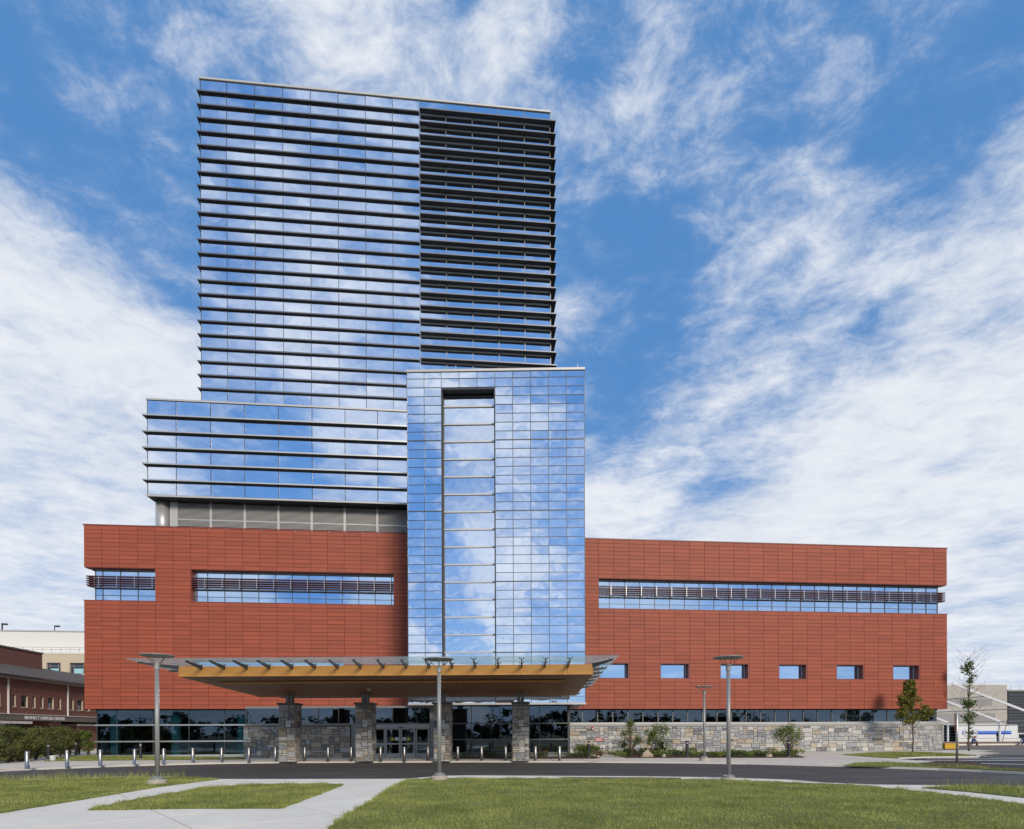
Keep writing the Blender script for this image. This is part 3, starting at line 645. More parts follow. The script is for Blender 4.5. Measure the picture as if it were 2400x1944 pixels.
# glass lift shaft (turned to the entrance)
sh = part_group('lift_shaft', B); SC = [0., 1.14, 2.28]; SD = [5.84, 7.01, 8.19, 9.38, 10.56, 11.74]; SZ = [25.62, 25.19]+[25.19-.5865*k for k in range(1, 37)]+[3.62]
for cs in (SC, SD):
    for i in range(len(cs)-1):
        for r in range(len(SZ)-1):
            if SZ[r]-SZ[r+1] < .1: continue
            o = epiece('shaft_pane', cs[i]+.022, cs[i+1]-.022, 0., .03, SZ[r+1]+.015, SZ[r]-.015, 'mirror_shaft', sh); o.rotation_euler = (random.gauss(0, .005), 0, PHI+random.gauss(0, .005))
    for x in cs: epiece('shaft_mullion', x-.02, x+.02, -.02, .04, 3.60, 25.62, 'mullion', sh)
    for r in range(1, len(SZ)-1):
        t = .035 if r in (8, 16, 24, 32) else .016
        epiece('shaft_transom', cs[0]+.03, cs[-1]-.03, -.02, .035, SZ[r]-t, SZ[r]+t, 'mullion', sh)
for i in range(3):
    a, b = 2.28+3.56/3*i, 2.28+3.56/3*(i+1)
    for z0, z1 in ((25.19, 25.62), (24.60, 25.19)):
        o = epiece('shaft_pane', a+.022, b-.022, 0., .03, z0+.015, z1-.015, 'mirror_shaft', sh); o.rotation_euler = (random.gauss(0, .004), 0, PHI+random.gauss(0, .004))
    if i: epiece('shaft_mullion', a-.02, a+.02, -.02, .04, 24.6, 25.62, 'mullion', sh)
epiece('shaft_transom', 2.31, 5.81, -.02, .035, 25.175, 25.205, 'mullion', sh); epiece('recess_soffit', 2.30, 5.82, .0, .62, 24.46, 24.58, 'fin_dark', sh)
RZ = [24.40, 23.61]+[23.61-1.18*k for k in range(1, 18)]; RZ = [z for z in RZ if z > 3.7]+[3.62]
for r in range(len(RZ)-1):
    o = epiece('recess_pane', 2.36, 5.76, .55, .58, RZ[r+1]+.03, RZ[r]-.03, 'mirror_shaft', sh); o.rotation_euler = (random.gauss(0, .004), 0, PHI+random.gauss(0, .003))
    if r: epiece('recess_transom', 2.33, 5.79, .47, .548, RZ[r]-.045, RZ[r]+.045, 'pale_metal', sh)
for a, b in ((2.31, 2.35), (5.77, 5.81)): epiece('recess_jamb', a, b, .05, .62, 3.62, 24.45, 'interior_dark', sh)
epiece('coping', -.05, 11.79, -.07, 6.5, 25.63, 25.78, 'pale_metal', sh)
cr = MB(); Ebox(cr, .03, 2.26, .06, 6.4, 3.64, 25.6); Ebox(cr, 5.86, 11.70, .06, 6.4, 3.64, 25.6); Ebox(cr, 2.27, 5.85, .64, 6.4, 3.64, 25.6); cr.build('shaft_core', 'fin_dark', sh)
epiece('shaft_soffit', .0, 11.74, .0, 6.4, 3.54, 3.60, 'steel_grey', sh); epiece('soffit_lip', -.02, 11.78, -.06, -.001, 3.53, 3.66, 'pale_metal', sh)
for u in (1.2, 4.2): boxpiece('lightning_rod', .03, .03, .35, 'pale_metal', sh, E(u*2.7, .1, 25.95), PHI)

# stone walls
STM = {}
def stones(parent, w_, h_, cell, P, rz, seed, pal, hs=(1, 2, 2, 3), ws=(2, 3, 3, 4, 5, 6)):
    """random ashlar of real stones on a vertical plane; P(a, z) gives the point, rz the facing"""
    rd = random.Random(seed); nx, nz = max(2, round(w_/cell)), max(2, round(h_/cell)); cx, cz = w_/nx, h_/nz
    occ = [[0]*nx for _ in range(nz)]; S = []
    for j in range(nz):
        for i in range(nx):
            if occ[j][i]: continue
            run = 0
            while i+run < nx and not occ[j][i+run]: run += 1
            a = min(rd.choice(ws), run); b = min(rd.choice(hs), nz-j)
            if run-a == 1: a = run if run <= max(ws) else a-1
            a = max(1, a)
            for jj in range(j, j+b):
                for ii in range(i, i+a): occ[jj][ii] = 1
            S.append((-a*b/camdepth(*P((i+a/2)*cx, 1., 0.)[:2])**2, i, j, a, b, rd.choice(pal), rd.uniform(-.016, .016)))
    S.sort(key=lambda s: s[0]); rest = MB(); mi = []; ms = []
    for k, (_, i, j, a, b, m, d) in enumerate(S):
        W, H_ = a*cx-.026, b*cz-.026; e = min(.02, W*.15, H_*.15); pts = []
        for (q, y) in ((0., .05), (0., .0), (e, -.014)): pts += [(-W/2+q, y, -H_/2+q), (W/2-q, y, -H_/2+q), (W/2-q, y, H_/2-q), (-W/2+q, y, H_/2-q)]
        fs = [(L+k2, L+(k2+1) % 4, L+4+(k2+1) % 4, L+4+k2) for L in (0, 4) for k2 in range(4)]+[(8, 9, 10, 11)]; p = P((i+a/2)*cx, (j+b/2)*cz, d)
        if k < 300:
            key = (round(cx, 4), round(cz, 4), a, b, m.name)
            if key not in STM:
                mb = MB(); mb.v = pts; mb.f = fs; STM[key] = mb.mesh('stone'); STM[key].materials.append(m)
            place('stone', STM[key], None, parent, p, (0, 0, rz))
        else:
            if m not in ms: ms.append(m)
            o_ = len(rest.v); c_, s_ = math.cos(rz), math.sin(rz); rest.v += [(p[0]+x*c_-y*s_, p[1]+x*s_+y*c_, p[2]+z) for x, y, z in pts]; rest.f += [tuple(o_+q for q in f) for f in fs]; mi += [ms.index(m)]*len(fs)
    if rest.v:
        me = rest.mesh('stone_field')
        for m in ms: me.materials.append(m)
        me.polygons.foreach_set('material_index', mi); tag(place('stone_field', me, None, parent), kind='stuff')
sr = part_group('stone_wall', B); YS = 43.95; SX0, SX1 = 8.55, 40.87
GREY = [ST_G[0], ST_G[0], ST_G[1], ST_G[2], ST_G[2], ST_G[0], ST_G[3], ST_G[0], ST_G[2], ST_G[5], ST_G[3], ST_G[2]]
stones(sr, SX1-SX0, 2.14, .178, lambda a, z, d: (SX0+a, YS+d, z), 0, 3, GREY, (1, 1, 2, 2, 2), (2, 2, 3, 3, 4, 5))
piece('mortar_core', SX0, SX1, YS+.03, YS+.4, 0, 2.12, 'mortar', sr); piece('capstone', SX0-.02, SX1+.03, YS-.06, YS+.42, 2.145, 2.32, 'capstone', sr)
piece('wall_end', SX1+.002, SX1+.03, YS, 70, 0, 2.14, 'capstone', sr)
# clerestory over it
cl = part_group('clerestory', B); YC = 44.42
piece('sill_trim', SX0, 40.85, YC-.10, YC+.06, 2.32, 2.48, 'louver_grey', cl); piece('head_trim', SX0, 40.85, YC-.05, YC+.06, 3.48, 3.555, 'mullion', cl)
ce = [8.6]+[9.72+1.2626*k for k in range(25)]; ce = [x for x in ce if x < 40.6]+[40.83]
for i in range(len(ce)-1):
    o = piece('pane', ce[i]+.03, ce[i+1]-.03, YC, YC+.02, 2.51, 3.475, 'dark_store_glass', cl); o.rotation_euler = (random.gauss(0, .003), 0, random.gauss(0, .004))
    piece('mullion', ce[i]-.03, ce[i]+.03, YC-.06, YC+.05, 2.505, 3.475, 'mullion_pale', cl)
piece('transom', 8.6, 40.82, YC-.012, YC-.002, 2.98, 3.0, 'mullion', cl)
# left ground-floor glazing with its columns and rooms behind
lg = part_group('ground_floor_glazing', B); YG = 44.45
le = [-27.42, -26.0, -23.4, -20.8, -18.2, -16.5, -14.5]
for i in range(len(le)-1):
    for z0, z1 in ((.12, 1.08), (1.16, 2.32), (2.41, 3.47)):
        o = piece('pane', le[i]+.03, le[i+1]-.03, YG, YG+.02, z0, z1, 'store_glass', lg); o.rotation_euler = (random.gauss(0, .003), 0, random.gauss(0, .004))
    piece('mullion', le[i]-.025, le[i]+.025, YG-.03, YG+.06, .1, 3.48, 'mullion', lg)
for z in (1.12, 2.365): piece('transom', -27.55, -14.5, YG-.09, YG-.031, z-.05, z+.05, 'aluminium', lg)
piece('sill_trim', -27.47, -14.5, YG-.06, YG+.08, .0, .10, 'aluminium', lg); piece('head_trim', -27.47, -14.5, YG-.06, YG+.08, 3.48, 3.555, 'mullion', lg); piece('side_glass', -27.47, -27.44, YG+.09, 60, .1, 3.5, 'store_glass', lg)
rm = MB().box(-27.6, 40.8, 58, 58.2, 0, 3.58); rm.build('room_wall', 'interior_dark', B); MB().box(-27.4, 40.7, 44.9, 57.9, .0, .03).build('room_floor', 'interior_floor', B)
for x in (-26.55, -22.1, -17.2): place('room_column', MB().lathe([(.34, .03), (.34, 3.58)], 28, (x, 45.2, 0)).mesh('room_column'), 'interior_teal', B)
for x, z, hgt in ((-25.0, .03, 1.1), (-21.5, .03, .9), (-19.3, .03, 1.25)): piece('reception_desk', x, x+2.1, 50.5, 51.1, z, z+hgt, 'off_white', B)
for x in (-26.3, -24.2, -22.4, -20.1): piece('ceiling_lamp', x, x+.5, 48.2, 48.5, 3.5, 3.56, 'white_paint', B)

# projecting entrance hall
eh = part_group('entrance_hall', B); V0 = 1.05
sw = part_group('entrance_stone_wall', B)
BROWN = [ST_G[3], ST_G[4], ST_G[4], ST_G[0], ST_G[5], ST_G[4], ST_G[2], ST_G[3]]
stones(sw, 7.38, 2.16, .178, lambda a, z, d: E(-11.6+a, V0+d, z), PHI, 11, BROWN, (1, 1, 2, 2), (2, 2, 3, 3, 4))
epiece('mortar_core', -11.6, -4.22, V0+.04, V0+.35, 0, 2.15, 'mortar', sw); epiece('capstone', -11.66, -4.2, V0-.05, V0+.35, 2.165, 2.26, 'band_brown', sw)
epiece('head_trim', -11.4, 1.5, V0-.12, V0+.08, 3.40, 3.535, 'steel_grey', eh); epiece('mid_trim', -11.4, 1.3, V0-.06, V0+.1, 2.265, 2.36, 'steel_grey', eh)
he = [-11.36, -8.9, -6.4, -5.0, -3.55, -1.3, 1.25]
for i in range(len(he)-1):
    o = epiece('pane', he[i]+.03, he[i+1]-.03, V0, V0+.02, 2.37, 3.395, 'dark_store_glass', eh); o.rotation_euler = (random.gauss(0, .003), 0, PHI+random.gauss(0, .004)); epiece('mullion', he[i]-.03, he[i]+.03, V0-.04, V0+.05, 2.365, 3.40, 'mullion', eh)
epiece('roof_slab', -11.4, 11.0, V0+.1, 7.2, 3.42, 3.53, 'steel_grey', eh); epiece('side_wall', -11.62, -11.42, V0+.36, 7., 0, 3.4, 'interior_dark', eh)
epiece('corner_post', 1.26, 1.75, V0-.1, V0+.12, 0, 3.53, 'steel_grey', eh); epiece('corner_post', 1.76, 2.75, V0-.02, V0+.12, 0, 3.53, 'steel_grey', eh)
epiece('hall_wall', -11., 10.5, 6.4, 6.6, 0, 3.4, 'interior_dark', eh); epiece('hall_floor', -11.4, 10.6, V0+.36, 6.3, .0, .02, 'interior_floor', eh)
epiece('side_light', -4.15, -3.55, V0-.03, V0+.05, 0, 2.26, 'steel_grey', eh); epiece('door_header', -3.54, 1.25, V0-.08, V0+.1, 2.03, 2.262, 'louver_grey', eh)
dr = part_group('sliding_door', B); de = [-3.5, -1.80, -.76, .26, 1.22]
boxpiece('door_sensor', .3, .06, .05, 'black_metal', dr, E(-.70, V0-.11, 2.08), PHI)
for i in range(4):
    a, b = de[i]+.015, de[i+1]-.015; vo = V0+(.0 if i in (1, 2) else .05)
    fr = MB()
    for q in ((a, a+.09, .02, 2.02), (b-.09, b, .02, 2.02)): Ebox(fr, q[0], q[1], vo-.03, vo+.03, q[2], q[3])
    for z0, z1 in ((.02, .30), (.90, 1.0), (1.93, 2.02)): Ebox(fr, a+.09, b-.09, vo-.03, vo+.03, z0, z1)
    fr.build('door_leaf', 'louver_grey', dr)
    for z0, z1 in ((.30, .90), (1.0, 1.93)):
        epiece('pane', a+.091, b-.091, vo-.008, vo+.008, z0+.001, z1-.001, 'dark_store_glass', dr)
for u in (-1.32, -.20): place('warning_disc', MB().lathe([(.11, 0), (.11, .006)], 20).mesh('warning_disc'), 'sign_yellow', dr, E(u, V0-.012, 1.28), (R_(90), 0, PHI))
for u in (-1.02, -.50): epiece('door_notice', u-.14, u+.14, V0-.02, V0-.012, 1.17, 1.40, 'sticker', dr)
# glazing right of the doors
sg = part_group('storefront_glazing', B); se = [2.8, 4.10, 6.05, 8.05, 8.75, 10.63]
for i in range(len(se)-1):
    for z0, z1 in ((.36, 1.19), (1.26, 2.27), (2.35, 3.50)):
        o = epiece('pane', se[i]+.02, se[i+1]-.02, 1.0, 1.02, z0, z1, 'dark_store_glass', sg); o.rotation_euler = (random.gauss(0, .002), 0, PHI+random.gauss(0, .003))
    epiece('mullion', se[i]-.02, se[i]+.02, .98, 1.06, .34, 3.52, 'mullion', sg)
for z in (1.225, 2.31): epiece('transom', 2.78, 10.64, .92, .978, z-.035, z+.035, 'mullion_pale', sg)
epiece('sill_trim', 2.78, 10.66, .90, 1.1, .22, .35, 'mullion_pale', sg); epiece('plinth', 2.78, 10.66, .96, 1.1, 0, .22, 'steel_grey', sg); epiece('end_post', 10.64, 10.80, .9, 7., 0, 3.5, 'mullion', sg)
place('hall_column', MB().lathe([(.35, .0), (.35, 3.4)], 28, E(7.6, 3.2)).mesh('hall_column'), 'interior_dark', B)
# ================================================================== entrance canopy
CP_ = thing('entrance_canopy', E(.5, -4, 0), 'wood-faced entrance canopy with glass eaves on four stone piers', 'canopy')
CU0, CU1, CV0, CV1 = -8.8, 10.85, -10.55, -2.35
def zs(v): return 4.42-.055*(v-CV0)
def zg(v): return 5.0-.055*(v-CV0)
JU = [CU0]+[-8.8+(p-420)*.02032 for p in (473.6, 578.7, 683.4, 789, 895.6, 1003, 1111, 1220, 1330)]+[CU1]
def eh(mb, u0, u1, v0, v1, za, zb):      # slanting board: za, zb give bottom and top height along v
    return mb.hexa([E(u0, v0, za(v0)), E(u1, v0, za(v0)), E(u1, v1, za(v1)), E(u0, v1, za(v1)), E(u0, v0, zb(v0)), E(u1, v0, zb(v0)), E(u1, v1, zb(v1)), E(u0, v1, zb(v1))])
for i in range(len(JU)-1):
    a, b = JU[i]+.006, JU[i+1]-.006
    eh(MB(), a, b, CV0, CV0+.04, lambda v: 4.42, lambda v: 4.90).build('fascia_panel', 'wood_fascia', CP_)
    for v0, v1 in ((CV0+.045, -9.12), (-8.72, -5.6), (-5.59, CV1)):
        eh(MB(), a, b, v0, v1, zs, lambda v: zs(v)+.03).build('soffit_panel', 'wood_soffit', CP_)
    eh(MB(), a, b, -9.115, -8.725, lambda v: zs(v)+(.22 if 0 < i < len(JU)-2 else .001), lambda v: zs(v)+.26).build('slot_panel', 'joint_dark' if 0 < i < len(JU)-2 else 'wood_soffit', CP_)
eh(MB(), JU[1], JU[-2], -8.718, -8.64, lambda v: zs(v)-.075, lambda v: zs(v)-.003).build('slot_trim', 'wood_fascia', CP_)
for u0, u1 in ((CU0-.045, CU0-.003), (CU1+.003, CU1+.045)):
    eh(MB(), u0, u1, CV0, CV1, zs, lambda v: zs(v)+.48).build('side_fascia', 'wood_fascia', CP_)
eh(MB(), CU0, CU1, CV1+.003, CV1+.045, zs, lambda v: zs(v)+.48).build('back_fascia', 'steel_grey', CP_)
eh(MB(), CU0, CU1, CV0+.05, CV1, lambda v: zs(v)+.40, lambda v: zs(v)+.46).build('roof_deck', 'steel_grey', CP_)
eh(MB(), CU0+1.0, CU1-.8, CV1+.05, CV1+.9, lambda v: zs(v)+.02, lambda v: zs(v)+.14).build('rear_gutter', 'steel_grey', CP_)
ge = part_group('glass_eave', CP_)
def gl(u0, u1, v0, v1): eh(MB(), u0+.008, u1-.008, v0+.008, v1-.008, lambda v: zg(v), lambda v: zg(v)+.018).build('glass_pane', 'canopy_glass', ge)
for i in range(len(JU)-1): gl(JU[i], JU[i+1], -12.1, -10.2)
vv = [-12.1]+[-10.2+1.57*k for k in range(6)]
for i in range(len(vv)-1): gl(-10.35, CU0, vv[i], vv[i+1]); gl(CU1, 11.85, vv[i], vv[i+1])
def bracket(u0, v0, u1, v1):
    bk = part_group('glass_bracket', CP_); d = Vector((u1-u0, v1-v0)).normalized(); n = Vector((-d.y, d.x))*.035
    za, zb = zg(v0), zg(v1)
    P = [(u0-n.x, v0-n.y), (u1-n.x*.6, v1-n.y*.6), (u1+n.x*.6, v1+n.y*.6), (u0+n.x, v0+n.y)]
    MB().hexa([E(*P[0], za-.26), E(*P[1], zb-.11), E(*P[2], zb-.11), E(*P[3], za-.26), E(*P[0], za-.07), E(*P[1], zb-.05), E(*P[2], zb-.05), E(*P[3], za-.07)]).build('bracket_arm', 'mullion', bk)
    for (u, v, z) in ((u0+d.x*.12, v0+d.y*.12, za), (u1-d.x*.1, v1-d.y*.1, zb)):
        f = MB()
        for s1 in (-1, 1):
            for s2 in (-1, 1):
                q = (u+s1*.10, v+s2*.05); f.tube(E(u, v, z-.09), E(*q, z-.03), .014, n=6); f.tube(E(*q, z-.04), E(*q, z-.001), .028, n=8)
        f.build('spider_fitting', 'stainless', bk)
for k in range(17):
    u = JU[1]+1.0885*k
    if u < CU1-.2: bracket(u, CV0-.005, u, -11.85)
bracket(CU0-.02, CV0+.05, -10.1, -11.6); bracket(CU1+.02, CV0+.05, 11.65, -11.6)
for k in range(6):
    v = -9.3+1.32*k; bracket(CU1+.05, v, 11.7, v); bracket(CU0-.05, v, -10.1, v)
for k in range(9):
    u = -6.6+2.17*k; p = E(u, -7.15, zs(-7.15)-.004)
    place('downlight', MB().lathe([(.075, -.01), (.075, .0)], 14, p).mesh('downlight'), 'off_white', CP_)
place('soffit_sensor', MB().lathe([(.03, -.12), (.11, -.09), (.11, .0)], 16, E(-1.0, -5.9, zs(-5.9)-.001)).mesh('soffit_sensor'), 'off_white', CP_)
WARM = [ST_G[0], ST_G[2], ST_G[3], ST_G[4], ST_G[5], ST_G[2], ST_G[1], ST_G[0]]
for i, u in enumerate((-6.38, -1.82, 2.80, 7.46)):
    pr = part_group('stone_pier', CP_); w_, d_ = .96, 1.05; v0 = -4.15; HP = 3.40
    epiece('pier_core', u-w_/2+.03, u+w_/2-.03, v0+.03, v0+d_, 0, HP, 'mortar', pr)
    stones(pr, w_, HP, .125, lambda a, z, d: E(u-w_/2+a, v0+d, z), PHI, 40+i, WARM, (1, 1, 2, 2, 3), (2, 3, 3, 4, 5))
    stones(pr, d_-.03, HP, .125, lambda a, z, d: E(u+w_/2+d, v0+.03+a, z), PHI+R_(90), 50+i, WARM, (1, 1, 2, 2, 3), (2, 3, 3, 4))
    stones(pr, d_-.03, HP, .125, lambda a, z, d: E(u-w_/2+d, v0+d_-a, z), PHI-R_(90), 60+i, WARM, (1, 1, 2, 2, 3), (2, 3, 3, 4))
    epiece('pier_cap', u-w_/2-.07, u+w_/2+.07, v0-.08, v0+d_+.07, HP+.003, HP+.10, 'band_brown', pr)
    for a, b in ((-.2, -.02), (.03, .2)): epiece('pier_post', u+a, u+b, v0+.35, v0+.65, HP+.103, zs(v0+.5)-.003, 'steel_grey', pr)
    fr = MB(); q0, q1, z0, z1 = u-.02, u+.22, 2.08, 2.42
    if i == 3: q0, q1 = u-.1, u+.14
    Ebox(fr, q0, q0+.03, v0-.05, v0-.018, z0, z1); Ebox(fr, q1-.03, q1, v0-.05, v0-.018, z0, z1); Ebox(fr, q0+.03, q1-.03, v0-.05, v0-.018, z1-.03, z1); Ebox(fr, q0+.03, q1-.03, v0-.05, v0-.018, z0, z0+.06)
    fr.build('lamp_frame', 'white_paint', pr); epiece('lamp_lens', q0+.031, q1-.031, v0-.035, v0-.018, z0+.061, z1-.031, 'louver_grey', pr)

# ================================================================== street lamps
def make_lamp(p, label, foot=.16):
    t = thing('street_lamp', (p[0], p[1], 0), label, 'street lamp', 'disc-topped street lamps'); x, y = p
    place('foot', MB().lathe([(.26, -.1), (.29, 0.), (.29, foot-.03), (.26, foot)], 28, (x, y, 0)).mesh('foot'), 'foot_concrete', t)
    place('base_flange', MB().lathe([(.20, foot), (.20, foot+.07), (.12, foot+.10), (.085, foot+.12)], 28, (x, y, 0)).mesh('base_flange'), 'post_grey', t)
    place('post', MB().lathe([(.076, foot+.12), (.064, 3.82)], 24, (x, y, 0)).mesh('post'), 'post_grey', t, smooth=True)
    place('collar', MB().lathe([(.055, 3.822), (.060, 3.84), (.082, 3.86), (.082, 4.08), (.05, 4.085)], 24, (x, y, 0)).mesh('collar'), 'post_grey', t)
    a0 = random.uniform(-.2, .2)
    for k in range(4):
        a = a0+k*math.pi/2+.0; c, s = math.cos(a), math.sin(a)
        MB().tube((x+.075*c, y+.075*s, 4.0), (x+.36*c, y+.36*s, 4.30), .011, n=8).build('strut', 'stainless', t)
    place('disc', MB().lathe([(.30, 4.285), (.50, 4.305), (.525, 4.32), (.525, 4.335), (.50, 4.345), (.2, 4.37)], 44, (x, y, 0)).mesh('disc'), 'post_grey', t)
    return t
make_lamp(G(369, 1839), 'grey disc-topped street lamp on the left lawn, left of the canopy')
make_lamp(G(1030, 1829), 'grey disc-topped street lamp at the kerb before the canopy centre')
make_lamp(G(1708, 1827), 'grey disc-topped street lamp at the kerb of the right lawn', .06)
make_lamp(G(1651, 1783.5), 'distant grey disc-topped street lamp on the pavement beyond the road')

# ================================================================== bollards
def bolmesh():
    return MB().lathe([(.105, 0.), (.105, .012), (.093, .015), (.093, .80), (.088, .84), (.07, .868), (.04, .882), (.005, .886)], 28).mesh('bollard')
bm_ = bolmesh(); bm_.materials.append(M['stainless'])
for p in bm_.polygons: p.use_smooth = len(p.vertices) == 4
bpos = [(220, 1250, 0), (543, 1234, 0), (811, 1226, 0), (1088, 1217, 0), (1322, 1208, 0)]
BOL = [G(x/3.444, 1440+y/3.444) for x, y, _ in bpos]
BOL += [G(400+x/3.571, 1500+y/3.571) for x, y in ((187, 1030), (428, 1026), (656, 1024), (877, 1020), (1122, 1018), (1318, 1018), (1512, 1017), (1757, 1017), (1956, 1017))]
BOL += [G(950+x/3.896, 1500+y/3.896) for x, y in ((207, 1104), (479, 1105), (697, 1105), (917, 1105), (1188, 1105), (1408, 1105))]
ORD = ['first', 'second', 'third', 'fourth', 'fifth', 'sixth', 'seventh', 'eighth', 'ninth', 'tenth', 'eleventh', 'twelfth', 'thirteenth', 'fourteenth', 'fifteenth', 'sixteenth', 'seventeenth', 'eighteenth', 'nineteenth', 'twentieth']
for i, (x, y) in enumerate(BOL):
    o = place('bollard', bm_, None, None, (x, y, 0)); tag(o, f'stainless steel bollard, {ORD[i]} from the left along the pavement kerb', 'bollard', 'stainless bollards along the kerb')
def bol_light(p, label):
    t = thing('bollard_light', (p[0], p[1], 0), label, 'bollard light', 'dark bollard lights')
    x, y = p
    place('foot', MB().lathe([(.12, 0), (.12, .06)], 20, (x, y, 0)).mesh('foot'), 'kerb_concrete', t); place('body', MB().lathe([(.095, .062), (.095, .92)], 24, (x, y, 0)).mesh('body'), 'black_metal', t)
    place('lens', MB().lathe([(.075, .922), (.075, 1.0)], 20, (x, y, 0)).mesh('lens'), 'louver_grey', t); place('cap', MB().lathe([(.095, 1.002), (.095, 1.10), (.08, 1.12)], 24, (x, y, 0)).mesh('cap'), 'black_metal', t)
for q, l in (((113.5, 1783), 'dark bollard light beside the white bucket at the hedge'), ((329.5, 1780.5), 'dark bollard light on the grass before the left ground-floor glass'), ((1380, 1776.7), 'dark bollard light by the grasses left of the red wall sign'),
             ((1610.5, 1776.7), 'dark bollard light in the mulch bed near the distant street lamp'), ((1849, 1775.5), 'dark bollard light under the rightmost shrub of the bed'), ((178, 1773), 'dark bollard light behind the hedge end near the glass corner')):
    bol_light(G(*q), l)

# ================================================================== plants
def blob_leaves(mb, c, r, n, l, wd, rd, out=.6):
    for _ in range(n):
        d = Vector((rd.gauss(0, 1), rd.gauss(0, 1), rd.gauss(0, 1))).normalized(); k = rd.random()**.45
        p = Vector(c)+Vector((d.x*r[0], d.y*r[1], d.z*r[2]))*k
        nn = (d*out+Vector((rd.gauss(0, .6), rd.gauss(0, .6), rd.gauss(0, .6)+.4)))
        s = rd.uniform(.65, 1.3); mb.leaf(p, nn, (rd.gauss(0, 1), rd.gauss(0, 1), rd.gauss(0, .7)), l*s, wd*s)
def shrub(p, h, w_, m, label, cat='shrub', group=None, n=1500, l=.10, open_=.35, seed=1, name='shrub', z=0., stem='bark', lumps=16):
    rd = random.Random(seed); t = thing(name, (p[0], p[1], z), label, cat, group); st = MB(); lv = MB(); x, y = p
    for k in range(lumps):
        a = rd.uniform(0, 6.28); zz = rd.uniform(open_, 1.)*h; pr = math.sin(min(1, (zz/h))*2.6+.25)*.9+.1
        rr_ = w_*.5*pr*math.sqrt(rd.random()); c = Vector((x+rr_*math.cos(a), y+rr_*math.sin(a), z+zz*.93))
        mid_ = Vector((x+.35*(c.x-x)+rd.gauss(0, .03), y+.35*(c.y-y)+rd.gauss(0, .03), z+zz*.5)); r0 = .008+.006*h
        st.tube((x+rd.gauss(0, .03), y+rd.gauss(0, .03), z-.03), mid_, r0, r0*.7, 5); st.tube(mid_, c, r0*.7, r0*.3, 5)
        q = w_*rd.uniform(.13, .24); blob_leaves(lv, c, (q, q, q*.9), n//lumps, l, l*.55, rd)
    st.build('stems', stem, t); lv.build('foliage', m, t); return t
hl = [((-70, 1792), 2.3, 2.3), ((-15, 1790), 2.2, 2.1), ((22, 1787), 2.25, 1.9), ((52, 1785), 2.1, 1.8), ((84, 1781), 2.35, 1.9), ((113, 1777), 2.2, 1.8), ((141, 1773), 2.3, 1.7), ((164, 1770), 2.35, 1.6)]
nm = ['olive hedge shrub beyond the left frame edge', 'olive hedge shrub cut by the left frame edge', 'second olive hedge shrub from the left edge', 'olive hedge shrub behind the leftmost bollard', 'olive hedge shrub left of the dark bollard light', 'olive hedge shrub behind the white bucket', 'olive hedge shrub behind the second bollard', 'olive hedge shrub under the end of the sign band']
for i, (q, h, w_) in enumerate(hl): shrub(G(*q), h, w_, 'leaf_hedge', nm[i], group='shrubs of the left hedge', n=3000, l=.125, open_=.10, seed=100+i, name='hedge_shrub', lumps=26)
for i, (q, h, w_, l) in enumerate((((186, 1769), 2.2, 1.3, 'fresh green young tree at the hedge end, left of the glass'), ((207, 1771), 2.05, 1.0, 'slender fresh green young tree touching the glass corner'))):
    shrub(G(*q), h, w_, 'leaf_shrub', l, 'young tree', n=2200, l=.11, open_=.22, seed=130+i, name='young_tree', lumps=20)
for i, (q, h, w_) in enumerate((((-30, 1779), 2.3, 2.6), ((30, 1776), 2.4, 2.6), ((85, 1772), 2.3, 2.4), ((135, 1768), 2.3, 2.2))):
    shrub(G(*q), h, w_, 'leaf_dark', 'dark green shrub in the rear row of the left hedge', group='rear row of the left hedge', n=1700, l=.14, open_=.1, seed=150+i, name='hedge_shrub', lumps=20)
shrub(G(1478, 1771.5), 2.55, 1.65, 'leaf_shrub', 'airy green shrub against the stone wall, nearest the red sign', n=1500, l=.115, open_=.2, seed=3, stem='twig', lumps=26)
shrub(G(1543, 1772), 2.35, 1.9, 'leaf_shrub', 'fuller green shrub against the stone wall behind the big rock', n=2000, l=.115, open_=.15, seed=4, stem='twig', lumps=28)
shrub(G(1852, 1773.5), 2.35, 2.1, 'leaf_shrub', 'multi-stemmed light green shrub at the right end of the bed', n=1900, l=.11, open_=.3, seed=5, stem='twig', lumps=30)
for i, q in enumerate(((1467, 1772), (1549, 1774))): shrub(G(*q), 1.05, .55, 'leaf_dark', ('dark upright broadleaf bush under the airy shrub', 'dark upright broadleaf bush beside the big rock')[i], 'bush', n=520, l=.11, open_=.1, seed=9+i, name='bush', lumps=9)
def clump(p, h, w_, m, label, group, n, l, seed, cat='plant', name='low_plant', wl=.5):
    rd = random.Random(seed); t = thing(name, (p[0], p[1], .04), label, cat, group); lv = MB()
    for _ in range(n):
        a = rd.uniform(0, 6.28); r = w_*.5*math.sqrt(rd.random()); b = Vector((p[0]+r*math.cos(a), p[1]+r*math.sin(a), .04+h*rd.random()**.7*.75*(1-.5*r/w_)))
        lv.leaf(b, (rd.gauss(0, .7), rd.gauss(0, .7)-.4, .6), (math.cos(a)*.7, math.sin(a)*.7, .8), l*rd.uniform(.6, 1.3), l*wl)
    lv.build('foliage', m, t); return t
rd0 = random.Random(5)
for i in range(34):
    px = 1440+i*13+rd0.uniform(-5, 5); py = rd0.uniform(1768.5, 1776); kind = i % 5
    if 1498 < px < 1532 and py > 1772: py = 1769
    clump(G(px, py), rd0.uniform(.34, .7), rd0.uniform(.55, 1.0), ('leaf_shrub', 'leaf_yellowgreen', 'leaf_dark', 'leaf_yellowgreen', 'leaf_shrub')[kind], 'low leafy perennial in the mulch bed below the right stone wall', 'low perennials of the right bed', 170, .13, 300+i)
